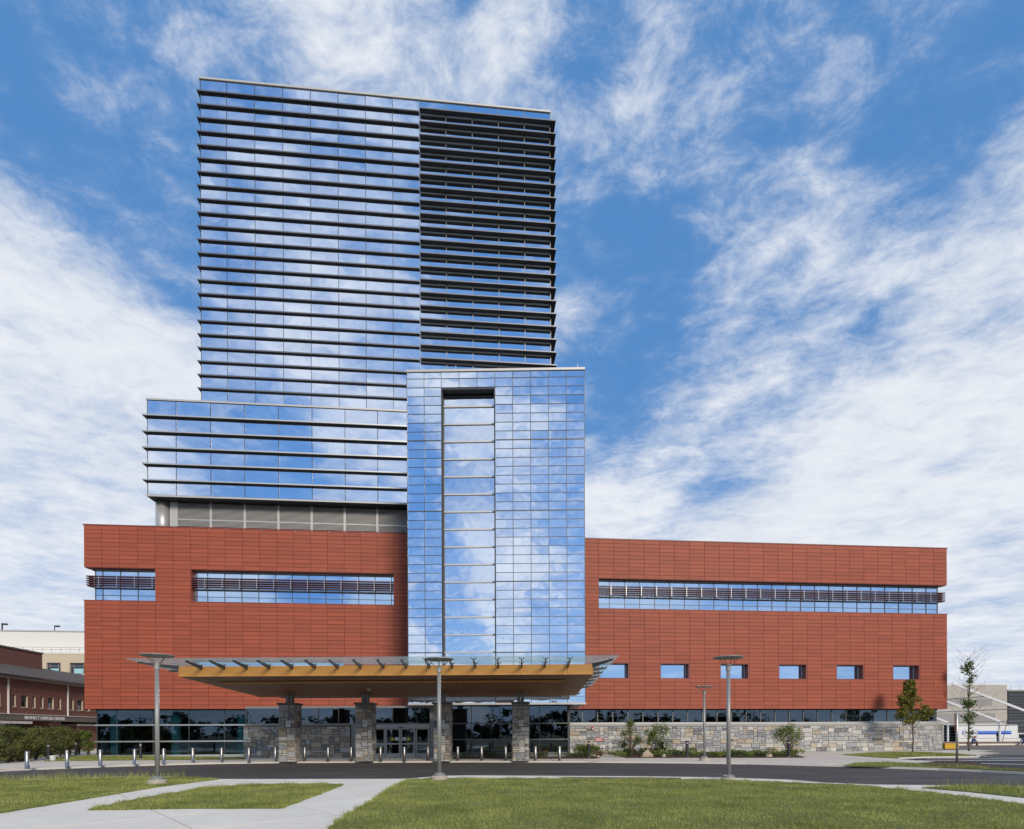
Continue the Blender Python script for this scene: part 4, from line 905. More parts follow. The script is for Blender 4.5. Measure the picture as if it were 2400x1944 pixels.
for i in range(13):
    u = 3.4+i*.72; cl_ = E(u+rd0.uniform(-.2, .2), rd0.uniform(-.8, .6))
    clump(cl_[:2], rd0.uniform(.3, .5), .6, 'leaf_dark' if i % 3 else 'leaf_shrub', 'low dark plant in the shaded bed before the entrance glazing', 'low plants before the entrance glazing', 100, .14, 340+i, wl=.25)
for i, q in enumerate(((1371, 1775), (1384, 1773.5), (1392, 1775), (1362, 1773))): clump(G(*q), .95, .9, 'leaf_shrub', 'tuft of tall fine grass beside the dark bollard light at the glazing end', 'tall grass tufts', 260, .32, 360+i, name='grass_tuft', wl=.06)
clump(G(1273, 1775.5), .62, .6, 'leaf_brown', 'rusty brown small shrub between the right pier and the next bollard', None, 160, .13, 371, cat='shrub', name='small_shrub')
clump(G(1148, 1776), .5, .7, 'leaf_brown', 'rusty brown low shrub between the two middle piers', None, 130, .13, 373, cat='shrub', name='small_shrub')
clump(G(1404, 1776), .5, .5, 'leaf_brown', 'small brown-leaved shrub at the corner by the wall sign', None, 150, .12, 372, cat='shrub', name='small_shrub')
def rock(p, sx, sy, sz, seed, label, peak=0.):
    rd = random.Random(seed); bm = bmesh.new(); bmesh.ops.create_icosphere(bm, subdivisions=3, radius=1.)
    ph = [rd.uniform(0, 6.28) for _ in range(6)]
    for v in bm.verts:
        c = v.co; k = 1+.16*math.sin(3.1*c.x+ph[0])*math.cos(2.7*c.y+ph[1])+.10*math.sin(6*c.z+ph[2]+2*c.x)+.05*math.sin(11*c.y+ph[3]+5*c.x)
        c *= k; c.x = math.copysign(abs(c.x)**.8, c.x); c.z = max(c.z, -.25)
        if peak: c.z *= 1+peak*max(0, 1-abs(c.x-.15)*1.6); c.x *= 1-.35*max(0, c.z)*peak
        v.co = Vector((c.x*sx/2, c.y*sy/2, c.z*sz))
    me = bpy.data.meshes.new('rock'); bm.to_mesh(me); bm.free()
    o = place('rock', me, 'sandstone_rock', None, (p[0], p[1], .05)); return tag(o, label, 'rock', 'rocks in the planting beds')
rock(G(1516, 1776), .84, .55, .36, 1, 'big wedge-shaped tan rock in the mulch bed', .45)
rock(G(1648, 1774.5), 1.05, .5, .17, 2, 'long flat tan rock behind the distant street lamp'); rock(G(1801, 1775.5), .5, .4, .19, 3, 'tan rock in the bed left of the rightmost shrub'); rock(G(1556, 1776.5), .3, .25, .17, 4, 'small pale rock right of the big wedge rock')
rock(G(1132, 1775.5), .42, .3, .15, 5, 'rounded rock behind a bollard between the middle piers'); rock(G(1172, 1775.5), .3, .25, .1, 6, 'small rock beside the middle brown shrub'); rock(G(1322, 1775), .4, .3, .13, 7, 'pale rock right of the rightmost pier'); rock(G(1402, 1777), .24, .2, .09, 8, 'small pale stone under the brown shrub at the corner')

def tree(p, h, label, name, m, clusters, leafn, leafl, bare=0, seed=1, lean=0., r0=.055):
    rd = random.Random(seed); t = thing(name, (p[0], p[1], 0), label, 'tree'); tr = MB(); lv = MB(); x, y = p
    pts = [Vector((x+lean*k/10+rd.gauss(0, .02), y, -.05+(h*.93)*k/10)) for k in range(11)]
    for k in range(10): tr.tube(pts[k], pts[k+1], r0*(1-.085*k), r0*(1-.085*(k+1)), 8)
    def at(z): k = min(9.99, max(0, z/h/.93*10)); i = int(k); return pts[i].lerp(pts[i+1], k-i)
    br = MB()
    for (dx, z, r) in clusters:
        b = at(max(.3, z-abs(dx)*.8-.25)); c = Vector((x+dx+lean*z/h, y+rd.uniform(-.5, .5)*max(.3, abs(dx)), z)); mdp = b.lerp(c, .5)+Vector((0, 0, .08))
        br.tube(b, mdp, r0*.34, r0*.22, 5); br.tube(mdp, c, r0*.22, r0*.08, 5)
        blob_leaves(lv, c, (r, r, r*.85), max(6, int(leafn*r*r*r**.3)), leafl, leafl*.75, rd)
    for _ in range(bare):
        z = rd.uniform(.25, .95)*h; b = at(z); a = rd.uniform(0, 6.28); L = rd.uniform(.5, 1.)*h*.29*(1.25-z/h*.6)
        q = b; d = Vector((math.cos(a), math.sin(a)*.8, rd.uniform(.5, 1.1))).normalized(); rad = .013
        for s_ in range(4):
            n_ = q+d*L/4+Vector((rd.gauss(0, .03), rd.gauss(0, .03), .02)); br.tube(q, n_, rad, rad*.75, 4); q = n_; rad *= .72; d = (d+Vector((rd.gauss(0, .12), rd.gauss(0, .12), .12))).normalized()
            if s_ > 0:
                d2 = (d+Vector((rd.gauss(0, .5), rd.gauss(0, .5), .1))).normalized(); br.tube(q, q+d2*L*.2, rad*.8, .004, 4)
    tk = tr.build('trunk', 'bark', t); br.build('branches', 'twig', tk); lv.build('crown', m, t); return t
rdm = random.Random(21); mc = []
for _ in range(44):
    z = rdm.uniform(2.35, 5.55); half = 1.35*min(1., (5.75-z)/2.2)*(1. if z > 2.9 else .75); mc.append((rdm.uniform(-1, 1)*half*(.9 if z < 4.6 else .7)+(-.25 if z > 4.2 else .1), z, rdm.uniform(.24, .40)))
tree(G(2139, 1763), 5.65, 'small maple with olive-gold crown on the grass island by the building corner', 'maple_tree', 'leaf_maple', mc, 1100, .17, 6, 22, r0=.06)
scl = [(-.1, 7.2, .38), (.1, 7.05, .34), (-.3, 6.85, .35), (.3, 6.75, .2), (-.05, 6.4, .3), (.2, 5.9, .22), (-.1, 5.75, .25), (.3, 6.1, .2), (.05, 5.3, .16), (.1, 4.7, .15), (-.3, 4.05, .38), (.15, 4.0, .42), (-.1, 3.75, .35), (.1, 3.0, .4), (.35, 2.95, .32), (-.2, 2.8, .33), (.1, 2.5, .36), (.3, 2.3, .25), (.15, 1.5, .25), (-.1, 1.9, .18), (.2, 1.15, .2)]
tree(G(2270, 1761), 8.5, 'thin sapling with bare twigs and sparse dark leaves near the truck', 'sapling_tree', 'leaf_sapling', scl, 430, .21, 70, 23, .12, .07)

# woods and a pale house far behind the camera (they show in the ground-floor glass)
rdw = random.Random(77); fw = MB(); ft = MB()
for k in range(46):
    a = -62+k*2.7+rdw.uniform(-1, 1); x = a*1.9; y = -78-rdw.uniform(0, 22); h = rdw.uniform(4.6, 9.4)
    ft.tube((x, y, -.3), (x, y, h*.55), .35, .2, 6)
    for _ in range(17):
        c = (x+rdw.gauss(0, 2.0), y+rdw.gauss(0, 1.6), max(.9, h*rdw.uniform(.08, .86))); q = rdw.uniform(1.0, 2.1); blob_leaves(fw, c, (q, q, q*.75), 60, .7, .55, rdw)
o = fw.build('far_wood', 'leaf_far'); tag(o, 'dark line of trees mirrored in the ground-floor glass', 'woods', kind='stuff')
o2 = ft.build('trunks', 'bark', o)
# ================================================================== fixtures on the right stone wall
xa, za = F(1388.5, 1707, 43.840); t = thing('fire_alarm_box', (xa, 43.840, 2.0), 'small red fire alarm horn high on the right stone wall', 'alarm')
piece('housing', xa-.07, xa+.07, 43.820, 43.925, za-.12, za+.12, 'red_paint', t); piece('strobe', xa-.04, xa+.04, 43.805, 43.819, za-.09, za-.01, 'white_paint', t)
xa, za = F(1404, 1733.8, 43.840); t = thing('fire_sign', (xa, 43.840, 1.), 'red fire department connection sign with white letters on the stone wall', 'sign')
piece('plate', xa-.32, xa+.32, 43.890, 43.925, za-.14, za+.14, 'red_paint', t)
textmesh('lettering', 'FIRE DEPT.', .12, 'sign_letters', t, Matrix.Translation((xa, 43.886, za+.02)) @ FRONT, .004, .002, 'CENTER', .46); textmesh('lettering', 'CONNECTION', .12, 'sign_letters', t, Matrix.Translation((xa, 43.886, za-.11)) @ FRONT, .004, .002, 'CENTER', .56)
xa, za = F(1404, 1753, 43.840); t = thing('fire_connection', (xa, 43.840, .5), 'row of four chrome hose inlets on the stone wall below the red sign', 'hose inlet')
piece('backplate', xa-.52, xa+.52, 43.890, 43.925, za-.22, za+.20, 'louver_grey', t)
for k in range(4):
    place('inlet', MB().lathe([(.09, 0), (.09, .05), (.07, .06), (.07, .14), (.03, .15)], 18).mesh('inlet'), 'stainless', t, (xa-.36+.24*k, 43.888, za), (R_(90), 0, 0))
xa, za = F(1431, 1749, 43.840); o = place('pipe_flange', MB().lathe([(.21, 0), (.21, .03), (.13, .05), (.13, .08), (.11, .05), (.02, .05)], 28).mesh('pipe_flange'), 'louver_grey', None, (xa, 43.925, za), (R_(90), 0, 0))
tag(o, 'round grey pipe flange on the stone wall right of the hose inlets', 'pipe flange')
# bucket
x, y = G(124, 1784); t = thing('bucket', (x, y, 0), 'white plastic bucket beside the dark bollard light at the hedge', 'bucket')
place('pail', MB().lathe([(.14, 0.), (.17, .30), (.185, .30), (.185, .34), (.165, .34), (.15, .06), (.0, .06)], 26, (x, y, 0)).mesh('pail'), 'white_paint', t)
hd = MB()
for k in range(8): a, b = math.pi*k/8, math.pi*(k+1)/8; hd.tube((x+.18*math.cos(a), y-.19, .30-.15*math.sin(a)), (x+.18*math.cos(b), y-.19, .30-.15*math.sin(b)), .005, n=5)
hd.build('handle', 'steel_grey', t)
# post with a sign seen edge-on
x, y = G(2243, 1791); t = thing('sign_post', (x, y, 0), 'silver pole with an edge-on brown sign on the soil patch', 'sign post')
place('pole', MB().lathe([(.055, -.02), (.055, 2.6), (.02, 2.62)], 20, (x, y, 0)).mesh('pole'), 'aluminium', t, smooth=True)
rv = Vector((x, y)).normalized(); rn = Vector((-rv.y, rv.x))
MB().hexa([(x+rn.x*a+rv.x*b, y+rn.y*a+rv.y*b, z) for z in (1.72, 2.62) for a, b in ((.10, -.22), (.07, -.22), (.07, .23), (.10, .23))]).build('sign_panel', 'terracotta_trim', t)
for z in (1.7, 2.35): MB().box(x-.08, x-.04, y-.04, y+.04, z-.02, z+.02).build('clamp', 'stainless', t)

# ================================================================== brick building on the left
def brickmat():
    m = bpy.data.materials.new('brickwork'); m.use_nodes = True; t = NT(m.node_tree); b = t.n['Principled BSDF']; geo = t.new('ShaderNodeNewGeometry'); sp_ = t.new('ShaderNodeSeparateXYZ'); t.l.new(geo.outputs['Position'], sp_.inputs[0])
    br = t.new('ShaderNodeTexBrick'); t.l.new(t.comb(t.math('ADD', sp_.outputs[1], sp_.outputs[0]), sp_.outputs[2]), br.inputs['Vector']); br.inputs['Scale'].default_value = 1.; br.inputs['Brick Width'].default_value = .22; br.inputs['Row Height'].default_value = .075; br.inputs['Mortar Size'].default_value = .008
    br.inputs['Color1'].default_value = (.24, .075, .055, 1); br.inputs['Color2'].default_value = (.16, .055, .045, 1); br.inputs['Mortar'].default_value = (.24, .18, .15, 1)
    t.l.new(br.outputs[0], b.inputs['Base Color']); b.inputs['Roughness'].default_value = .85; MATS['brickwork'] = m
brickmat()
XB = -42.; K = thing('brick_building', (XB, 60, 0), 'dark brick two-storey cancer centre building at the far left', 'building')
def yz(px, py, X=XB): return SX(px, py, X)
wins = [(232, 295, 392, 600), (392, 515, 408, 612), (600, 660, 420, 622), (750, 805, 432, 628), (890, 995, 447, 640), (1078, 1130, 458, 650), (1310, 1365, 480, 672), (1435, 1535, 497, 682), (1605, 1660, 520, 690)]
WY = [(yz(a/7.89, 1630)[0], yz(b/7.89, 1630)[0]) for a, b, _, _ in wins]; WY = [(yz(-22/7.89, 1630)[0], yz(10/7.89, 1630)[0])]+WY; WZ = (4.34, 5.42)
wl = MB(); ye = 44.; 
wl.box(XB-8, XB, 44, 95, WZ[1], 6.9); wl.box(XB-8, XB, 44, 95, 3.3, WZ[0])
for a, b in WY: wl.box(XB-8, XB, ye, a, WZ[0], WZ[1]); ye = b
wl.box(XB-8, XB, ye, 95, WZ[0], WZ[1]); wl.box(XB-8, XB-2.5, 44, 95, -1.2, 3.3); wl.box(XB-2.4, XB-.2, 44, 52, 0, 3.2); wl.box(XB-2.4, XB-.2, 61.2, 62.6, 0, 3.2); wl.box(XB-2.4, XB-.2, 65, 95, -1.2, 3.2)
wl.build('wall', 'brickwork', K)
for i, (a, b) in enumerate(WY):
    W = MB().box(XB-.18, XB-.14, a, b, WZ[0], WZ[1]).build('window', 'dark_glass', K)
    MB().box(XB-.02, XB+.04, a-.03, b+.03, WZ[0]-.09, WZ[0]-.005).build('sill', 'cream', W); MB().box(XB-.135, XB-.005, b-.05, b-.004, WZ[0]+.002, WZ[1]-.002).build('reveal', 'cream', W)  # right reveal in cream: light on the brick return put into its colour
    MB().box(XB-.135, XB-.11, a+.003, a+.05, WZ[0]+.003, WZ[1]-.003).build('frame', 'band_brown', W)
    if b-a > .7: MB().box(XB-.137, XB-.12, a+.06, b-.06, WZ[0]+.55, WZ[1]-.01).build('blind', 'interior_dark', W)
for z in (5.75, 4.05): MB().box(XB-.01, XB+.012, 44, 95, z, z+.06).build('string_course', 'brick', K)
MB().box(XB-.3, XB+.62, 44, 95, 6.9, 7.16).build('eave', 'band_brown', K)
MB().hexa([(XB+.75, 44, 7.165), (XB+.75, 95, 7.165), (XB-5, 95, 9.0), (XB-5, 44, 9.0), (XB+.75, 44, 7.25), (XB+.75, 95, 7.25), (XB-5, 95, 9.1), (XB-5, 44, 9.1)][::1]).build('roof', 'roof_shingle', K)
ub = MB(); yb = SX(99, 1534, XB-4.2)[0]; ub.box(XB-14, XB-4.2, 30, yb, 7.0, 10.55); ub.build('upper_block', 'brickwork', K); MB().box(XB-14.1, XB-4.1, 29.9, yb+.1, 10.553, 10.7).build('parapet', 'band_brown', K)
for py_ in (55.45, 63.27): MB().box(XB+.005, XB+.12, py_-.06, py_+.06, 3.58, 6.895).build('downpipe', 'off_white', K)
sb = MB().box(XB-.2, XB+.35, 44, 95, 3.03, 3.58).build('sign_band', 'band_brown', K); MB().box(XB-.2, XB+.42, 44, 95, 3.582, 3.64).build('band_cap', 'off_white', sb)
MB().box(XB-2., XB+.3, 50, 58, 2.72, 2.95).build('awning', 'off_white', K); MB().box(XB-2., XB+.3, 64.6, 70, 2.6, 2.8).build('awning', 'grey_band', K)
for a, b in ((53, 60.8), (63, 64.8)): MB().box(XB-2.45, XB-2.41, a, b, .1, 2.9).build('entrance_glass', 'dark_glass', K)
TM = Matrix(((0, 0, 1, 0), (1, 0, 0, 0), (0, 1, 0, 0), (0, 0, 0, 1)))
y0, z0 = SX(58, 1690, XB+.36); y1, _ = SX(152, 1690, XB+.36)
textmesh('lettering', 'BENNETT CANCER CENTER', .42, 'sign_letters', K, Matrix.Translation((XB+.375, y0, 3.16)) @ TM, .016, .015, 'LEFT', y1-y0)

# cream building behind it
Q = thing('cream_building', (-56, 78, 0), 'cream and white building rising behind the brick building', 'building')
YQ = 78.
MB().box(-80, -38, YQ, 95, -1.2, 8.95).build('brick_base', 'brickwork', Q)
cw = MB(); wq = [(-58.9, -57.1), (-54.34, -52.61), (-51.5, -49.5), (-47.4, -45.6), (-43.5, -41.7)]; zq0, zq1 = 9.62, 11.1
cw.box(-80, -38, YQ, 95, zq1, 12.25); cw.box(-80, -38, YQ, 95, 8.952, zq0); xe = -80
for a, b in wq: cw.box(xe, a, YQ, 95, zq0, zq1); xe = b
cw.box(xe, -38, YQ, 95, zq0, zq1); cw.build('wall', 'cream', Q)
for a, b in wq:
    W = MB().box(a, b, YQ+.25, YQ+.3, zq0, zq1).build('window', 'dark_glass', Q); fr = MB()
    for x in (a+.03, a+(b-a)*.2, b-(b-a)*.2, b-.03): fr.box(x-.03, x+.03, YQ+.18, YQ+.248, zq0+.003, zq1-.003)
    fr.box(a+.06, b-.06, YQ+.18, YQ+.245, zq1-.45, zq1-.39); fr.build('frame', 'grey_band', W); MB().box(a+.4, b-.4, YQ+.24, YQ+.249, zq0+.1, zq0+.75).build('blind', 'interior_teal', W); MB().box(a-.08, b+.08, YQ-.06, YQ+.1, zq0-.08, zq0-.004).build('sill', 'off_white', W)
MB().box(-80, -38, YQ-.05, 95, 12.253, 12.5).build('cornice', 'off_white', Q); MB().box(-80, -38, YQ+2.5, 95, 12.5, 15.6).build('penthouse', 'off_white', Q); MB().box(-80, -38, YQ+2.4, 95.1, 15.603, 15.75).build('coping', 'pale_metal', Q); MB().box(-50.2, -49., YQ+2.38, YQ+2.495, 13.5, 14.8).build('vent_louver', 'grey_band', Q)
rl = MB()
for x in np.arange(-78, -38, 1.15): rl.tube((x, YQ+.2, 12.5), (x, YQ+.2, 13.15), .025, n=5)
for z in (12.85, 13.15): rl.tube((-79, YQ+.2, z), (-38, YQ+.2, z), .025, n=5)
rl.build('railing', 'grey_band', Q)
for i, (px, py, lb) in enumerate(((5, 1462, 'dark pole light on the white roof, nearest the left edge'), (128, 1467, 'smaller dark pole light on the white roof nearer the red wall'))):
    yq = YQ+3+5*i; x, z = F(px, py, yq); t = thing('roof_light', (x, yq, 15.75), lb, 'pole light', 'pole lights on the white roof')
    MB().tube((x, yq, 15.75), (x, yq, z+.05), .09 if i == 0 else .06, n=8).build('pole', 'black_metal', t); MB().box(x+.02, x+.65, yq-.15, yq+.15, z-.18, z+.02).build('head', 'black_metal', t)

# ================================================================== right background
N = thing('beige_building', (104, 108, -1), 'plain beige panel building behind the white truck', 'building'); YN = 108.
MB().box(85, 115.4, YN+.06, 130, -1.2, 11.3).build('wall', 'beige_panel', N); MB().box(84.8, 115.6, YN-.05, 130.2, 11.303, 11.6).build('coping', 'off_white', N)
pr_ = [(z0, z1) for z0, z1 in ((-1., .6), (.62, 2.1), (2.12, 3.55), (5.3, 6.85), (8.35, 9.75), (9.77, 11.28))]
for z0, z1 in pr_:
    for k in range(12): x = 85+k*2.53; piece('wall_panel', x+.015, x+2.515, YN, YN+.05, z0, z1, 'beige_panel', N)
for (z0, z1, x0, x1) in ((3.58, 5.28, 85, 112.5), (6.87, 8.33, 85, 106.5), (6.87, 8.33, 108.3, 111.9)): piece('window_band', x0, x1, YN+.03, YN+.08, z0, z1, 'grey_band', N)
for (z0, z1, x0, x1) in ((3.58, 5.28, 112.5, 115.36), (6.87, 8.33, 106.5, 108.3), (6.87, 8.33, 111.9, 115.36)): piece('wall_panel', x0, x1, YN, YN+.05, z0+.01, z1-.01, 'beige_panel', N)
YD = 121.; XD = F(2363, 1615, YD)[0]; ZD = F(2363, 1617, YD)[1]
N = thing('dark_building', (XD+14, YD, -1), 'dark slatted screen wall at the right edge behind the tent frame', 'building')
MB().box(XD+.2, XD+40, YD+.2, YD+20, -1.2, ZD-.4).build('wall', 'black_metal', N)
for k in range(int((ZD+.6)/.68)): MB().hexa([(XD, YD-.1, -1+.68*k), (XD+40, YD-.1, -1+.68*k), (XD+40, YD+.15, -1+.68*k), (XD, YD+.15, -1+.68*k), (XD, YD+.05, -.40+.68*k), (XD+40, YD+.05, -.40+.68*k), (XD+40, YD+.18, -.40+.68*k), (XD, YD+.18, -.40+.68*k)]).build('slat', 'dark_slat', N)
MB().box(XD, XD+40, YD, YD+20, ZD-.38, ZD).build('coping', 'grey_band', N); rl = MB()
for x in np.arange(XD+1, XD+40, 2.4): rl.tube((x, YD+.4, ZD), (x, YD+.4, ZD+.9), .035, n=5)
rl.tube((XD+.5, YD+.4, ZD+.9), (XD+40, YD+.4, ZD+.9), .035, n=5); rl.build('railing', 'grey_band', N)

# box truck, its open back towards the stone wall
YK = 80.; XR_ = F(2243, 1720, YK)[0]; XF_ = F(2385, 1720, YK)[0]; GZ = -1.0
T = thing('box_truck', ((XR_+XF_)/2, YK+1.2, GZ), 'white rental box truck with blue stripes and open back beyond the tent deck', 'truck')
zb0, zb1 = -.12, 2.62; bx = MB()
bx.box(XR_, XF_, YK, YK+.06, zb0, zb1); bx.box(XR_, XF_, YK+2.38, YK+2.44, zb0, zb1); bx.box(XR_, XF_, YK+.061, YK+2.379, zb1-.06, zb1); bx.box(XR_, XF_, YK+.061, YK+2.379, zb0, zb0+.08); bx.box(XF_-.06, XF_, YK+.061, YK+2.379, zb0+.081, zb1-.061)
bx.build('box_body', 'white_paint', T)
MB().box(XR_+.4, XF_-.061, YK+.062, YK+2.378, zb0+.081, zb0+.1).build('load_floor', 'deck_wood', T)
for z in (.3, .75, 1.2, 1.65, 2.1): piece('load_rail', XR_+.02, XF_-.07, YK+2.33, YK+2.378, z, z+.07, 'off_white', T)
ln = MB().box(XR_+.03, XF_-.07, YK+2.379, YK+2.3795, zb0+.1, zb1-.1); ln.build('load_lining', 'cloth_dark', T)
for z0, z1, m in ((1.08, 1.36, 'blue_paint'), (1.38, 1.62, 'light_blue_paint')):
    x0 = F(2255, 1710, YK)[0]; x1 = F(2368, 1710, YK)[0]; MB().prism([(x0, 0), (x1, 0), (x1+.35, .14), (x1, z1-z0), (x0, z1-z0)], 0, .006).build('stripe', m, T).matrix_parent_inverse @= Matrix.Translation((0, YK-.004, z0)) @ Matrix.Rotation(R_(90), 4, 'X')
x0, x1 = F(2258, 1710, YK)[0], F(2291, 1710, YK)[0]
piece('logo_border', x0-.06, x1+.06, YK-.014, YK-.011, .98, 1.80, 'blue_paint', T); piece('logo_plate', x0, x1, YK-.020, YK-.016, 1.03, 1.75, 'white_paint', T)
textmesh('lettering', 'Budget', .62, 'black_metal', T, Matrix.Translation(((x0+x1)/2, YK-.024, 1.2)) @ FRONT @ Matrix(((1, .2, 0, 0), (0, 1, 0, 0), (0, 0, 1, 0), (0, 0, 0, 1))), .014, .002, 'CENTER', x1-x0-.25)
textmesh('lettering', 'Truck Rental', .4, 'black_metal', T, Matrix.Translation(((x0+x1)/2, YK-.006, .62)) @ FRONT @ Matrix(((1, .2, 0, 0), (0, 1, 0, 0), (0, 0, 1, 0), (0, 0, 0, 1))), .006, .002, 'CENTER', x1-x0-.3)
piece('side_rail', XR_, XF_, YK-.03, YK-.002, .42, .50, 'louver_grey', T); piece('corner_post', XF_-.002, XF_+.06, YK-.02, YK+2.46, zb0, zb1-.2, 'louver_grey', T); piece('chassis', XR_, XF_+3, YK+.5, YK+1.9, -.42, -.14, 'black_metal', T)
cab = MB(); xc = XF_+.1
prof = [(0, -.55), (2.9, -.55), (3.0, .1), (2.2, .35), (1.45, 1.22), (0, 1.3)]
k0 = len(cab.v); n_ = len(prof); cab.v += [(xc+a, YK+.12, z) for a, z in prof]+[(xc+a, YK+2.3, z) for a, z in prof]; cab.f += [tuple(range(n_)), tuple(reversed(range(n_, 2*n_)))]+[(i, n_+i, n_+(i+1) % n_, (i+1) % n_) for i in range(n_)]
cb = cab.build('cab', 'white_paint', T); dg = MB(); dg.v = [(xc+.25, YK+.112, .45), (xc+1.75, YK+.112, .45), (xc+1.3, YK+.112, 1.1), (xc+.25, YK+.112, 1.12)]; dg.f = [(0, 1, 2, 3)]
MB().hexa([(xc+.25, YK+.11, .42), (xc+1.8, YK+.11, .42), (xc+1.8, YK+.118, .42), (xc+.25, YK+.118, .42), (xc+.25, YK+.11, 1.12), (xc+1.3, YK+.11, 1.12), (xc+1.3, YK+.118, 1.12), (xc+.25, YK+.118, 1.12)]).build('door_window', 'dark_glass', cb)
for xw in (XR_+1.6, XR_+2.5, xc+1.9):
    wh = place('wheel', MB().lathe([(.2, 0), (.46, .02), (.46, .24), (.2, .26)], 26).mesh('wheel'), 'rubber', T, (xw, YK+.35, GZ+.46), (R_(90), 0, 0)); 
    place('rim', MB().lathe([(.19, -.005), (.10, .03), (.02, .03)], 18).mesh('rim'), 'louver_grey', T, (xw, YK+.092, GZ+.46), (R_(-90), 0, 0))

# tent frame being put up
XE, ZE = F(2343, 1691, 68.4); ZE = max(ZE, 2.8)
A = thing('marquee', (XE-9, 69, 0), 'bare white aluminium frame of a large marquee at right', 'marquee')
YF = (62., 68.4, 76.4)
for y in YF:
    gz = 0. if y < 72 else -1.
    f = part_group('portal_frame', A)
    for sgn in (1, -1):
        xe = XE if sgn > 0 else XE-23; zl = ZE if sgn > 0 else ZE+1.04
        a, b = Vector((xe, y, zl)), Vector((XE-13, y, ZE+4.49)); d = (b-a).normalized(); n = Vector((-d.z, 0, d.x))*.14
        if n.z < 0: n = -n
        MB().hexa([tuple(v) for v in (a-n+Vector((0, -.06, 0)), b-n+Vector((0, -.06, 0)), b-n+Vector((0, .06, 0)), a-n+Vector((0, .06, 0)), a+n+Vector((0, -.06, 0)), b+n+Vector((0, -.06, 0)), b+n+Vector((0, .06, 0)), a+n+Vector((0, .06, 0)))]).build('rafter', 'tent_white', f)
        MB().box(xe-.12, xe+.12, y-.07, y+.07, gz, zl-.02).build('leg', 'tent_white', f)
for k, fr_ in enumerate((0., .33, .66, 1.)):
    x = XE-13*fr_; z = ZE+4.49*fr_-.06
    MB().tube((x, YF[0], z), (x, YF[2], z), .055, n=8).build('purlin', 'louver_grey', A)
piece('eave_rail', XE-.04, XE+.04, YF[0]+.08, YF[1]-.08, ZE-.6, ZE-.5, 'louver_grey', A); piece('eave_rail', XE-.04, XE+.04, YF[1]+.08, YF[2]-.08, ZE-.6, ZE-.5, 'louver_grey', A)
D = thing('timber_deck', (62, 62, 0), 'low timber deck with white edge on the ground under the tent frame', 'deck')
for k in range(12): piece('deck_board', 50+0, 80, 58.0+.52*k, 58.5+.52*k, .24, .30, 'deck_wood', D)
piece('deck_edge', 50, 80, 57.93, 57.99, .02, .20, 'off_white', D)
for x in np.arange(50.5, 80, 3.2): piece('joist', x, x+.15, 58.0, 64.2, 0., .238, 'deck_wood', D)
o = MB().box(0, 13, 0, .28, 0, .09).build('plank', 'deck_wood'); o.location = (46.5, 53.4, .05); o.rotation_euler = (0, 0, R_(-4)); tag(o, 'long brown timber plank lying on the grass before the deck', 'plank')
x, y = G(2215, 1757); t = thing('crate', (x+.6, y+.4, 0), 'yellow crate on the ground at the stone wall end', 'crate')
piece('body', x, x+1.35, y, y+.7, .06, .46, 'yellow_plastic', t); piece('lid', x-.03, x+1.38, y-.03, y+.73, .463, .54, 'yellow_plastic', t); piece('runner', x+.1, x+1.25, y+.05, y+.15, 0, .058, 'deck_wood', t)
t = MB().box(0, 1.8, 0, 1.2, 0, .08).build('tarp', 'blue_paint'); t.location = (F(2332, 1741, 66)[0]-.9, 66.5, -.02); t.location.z = -.08; tag(t, 'folded blue tarpaulin at the feet of the standing man', 'tarpaulin')

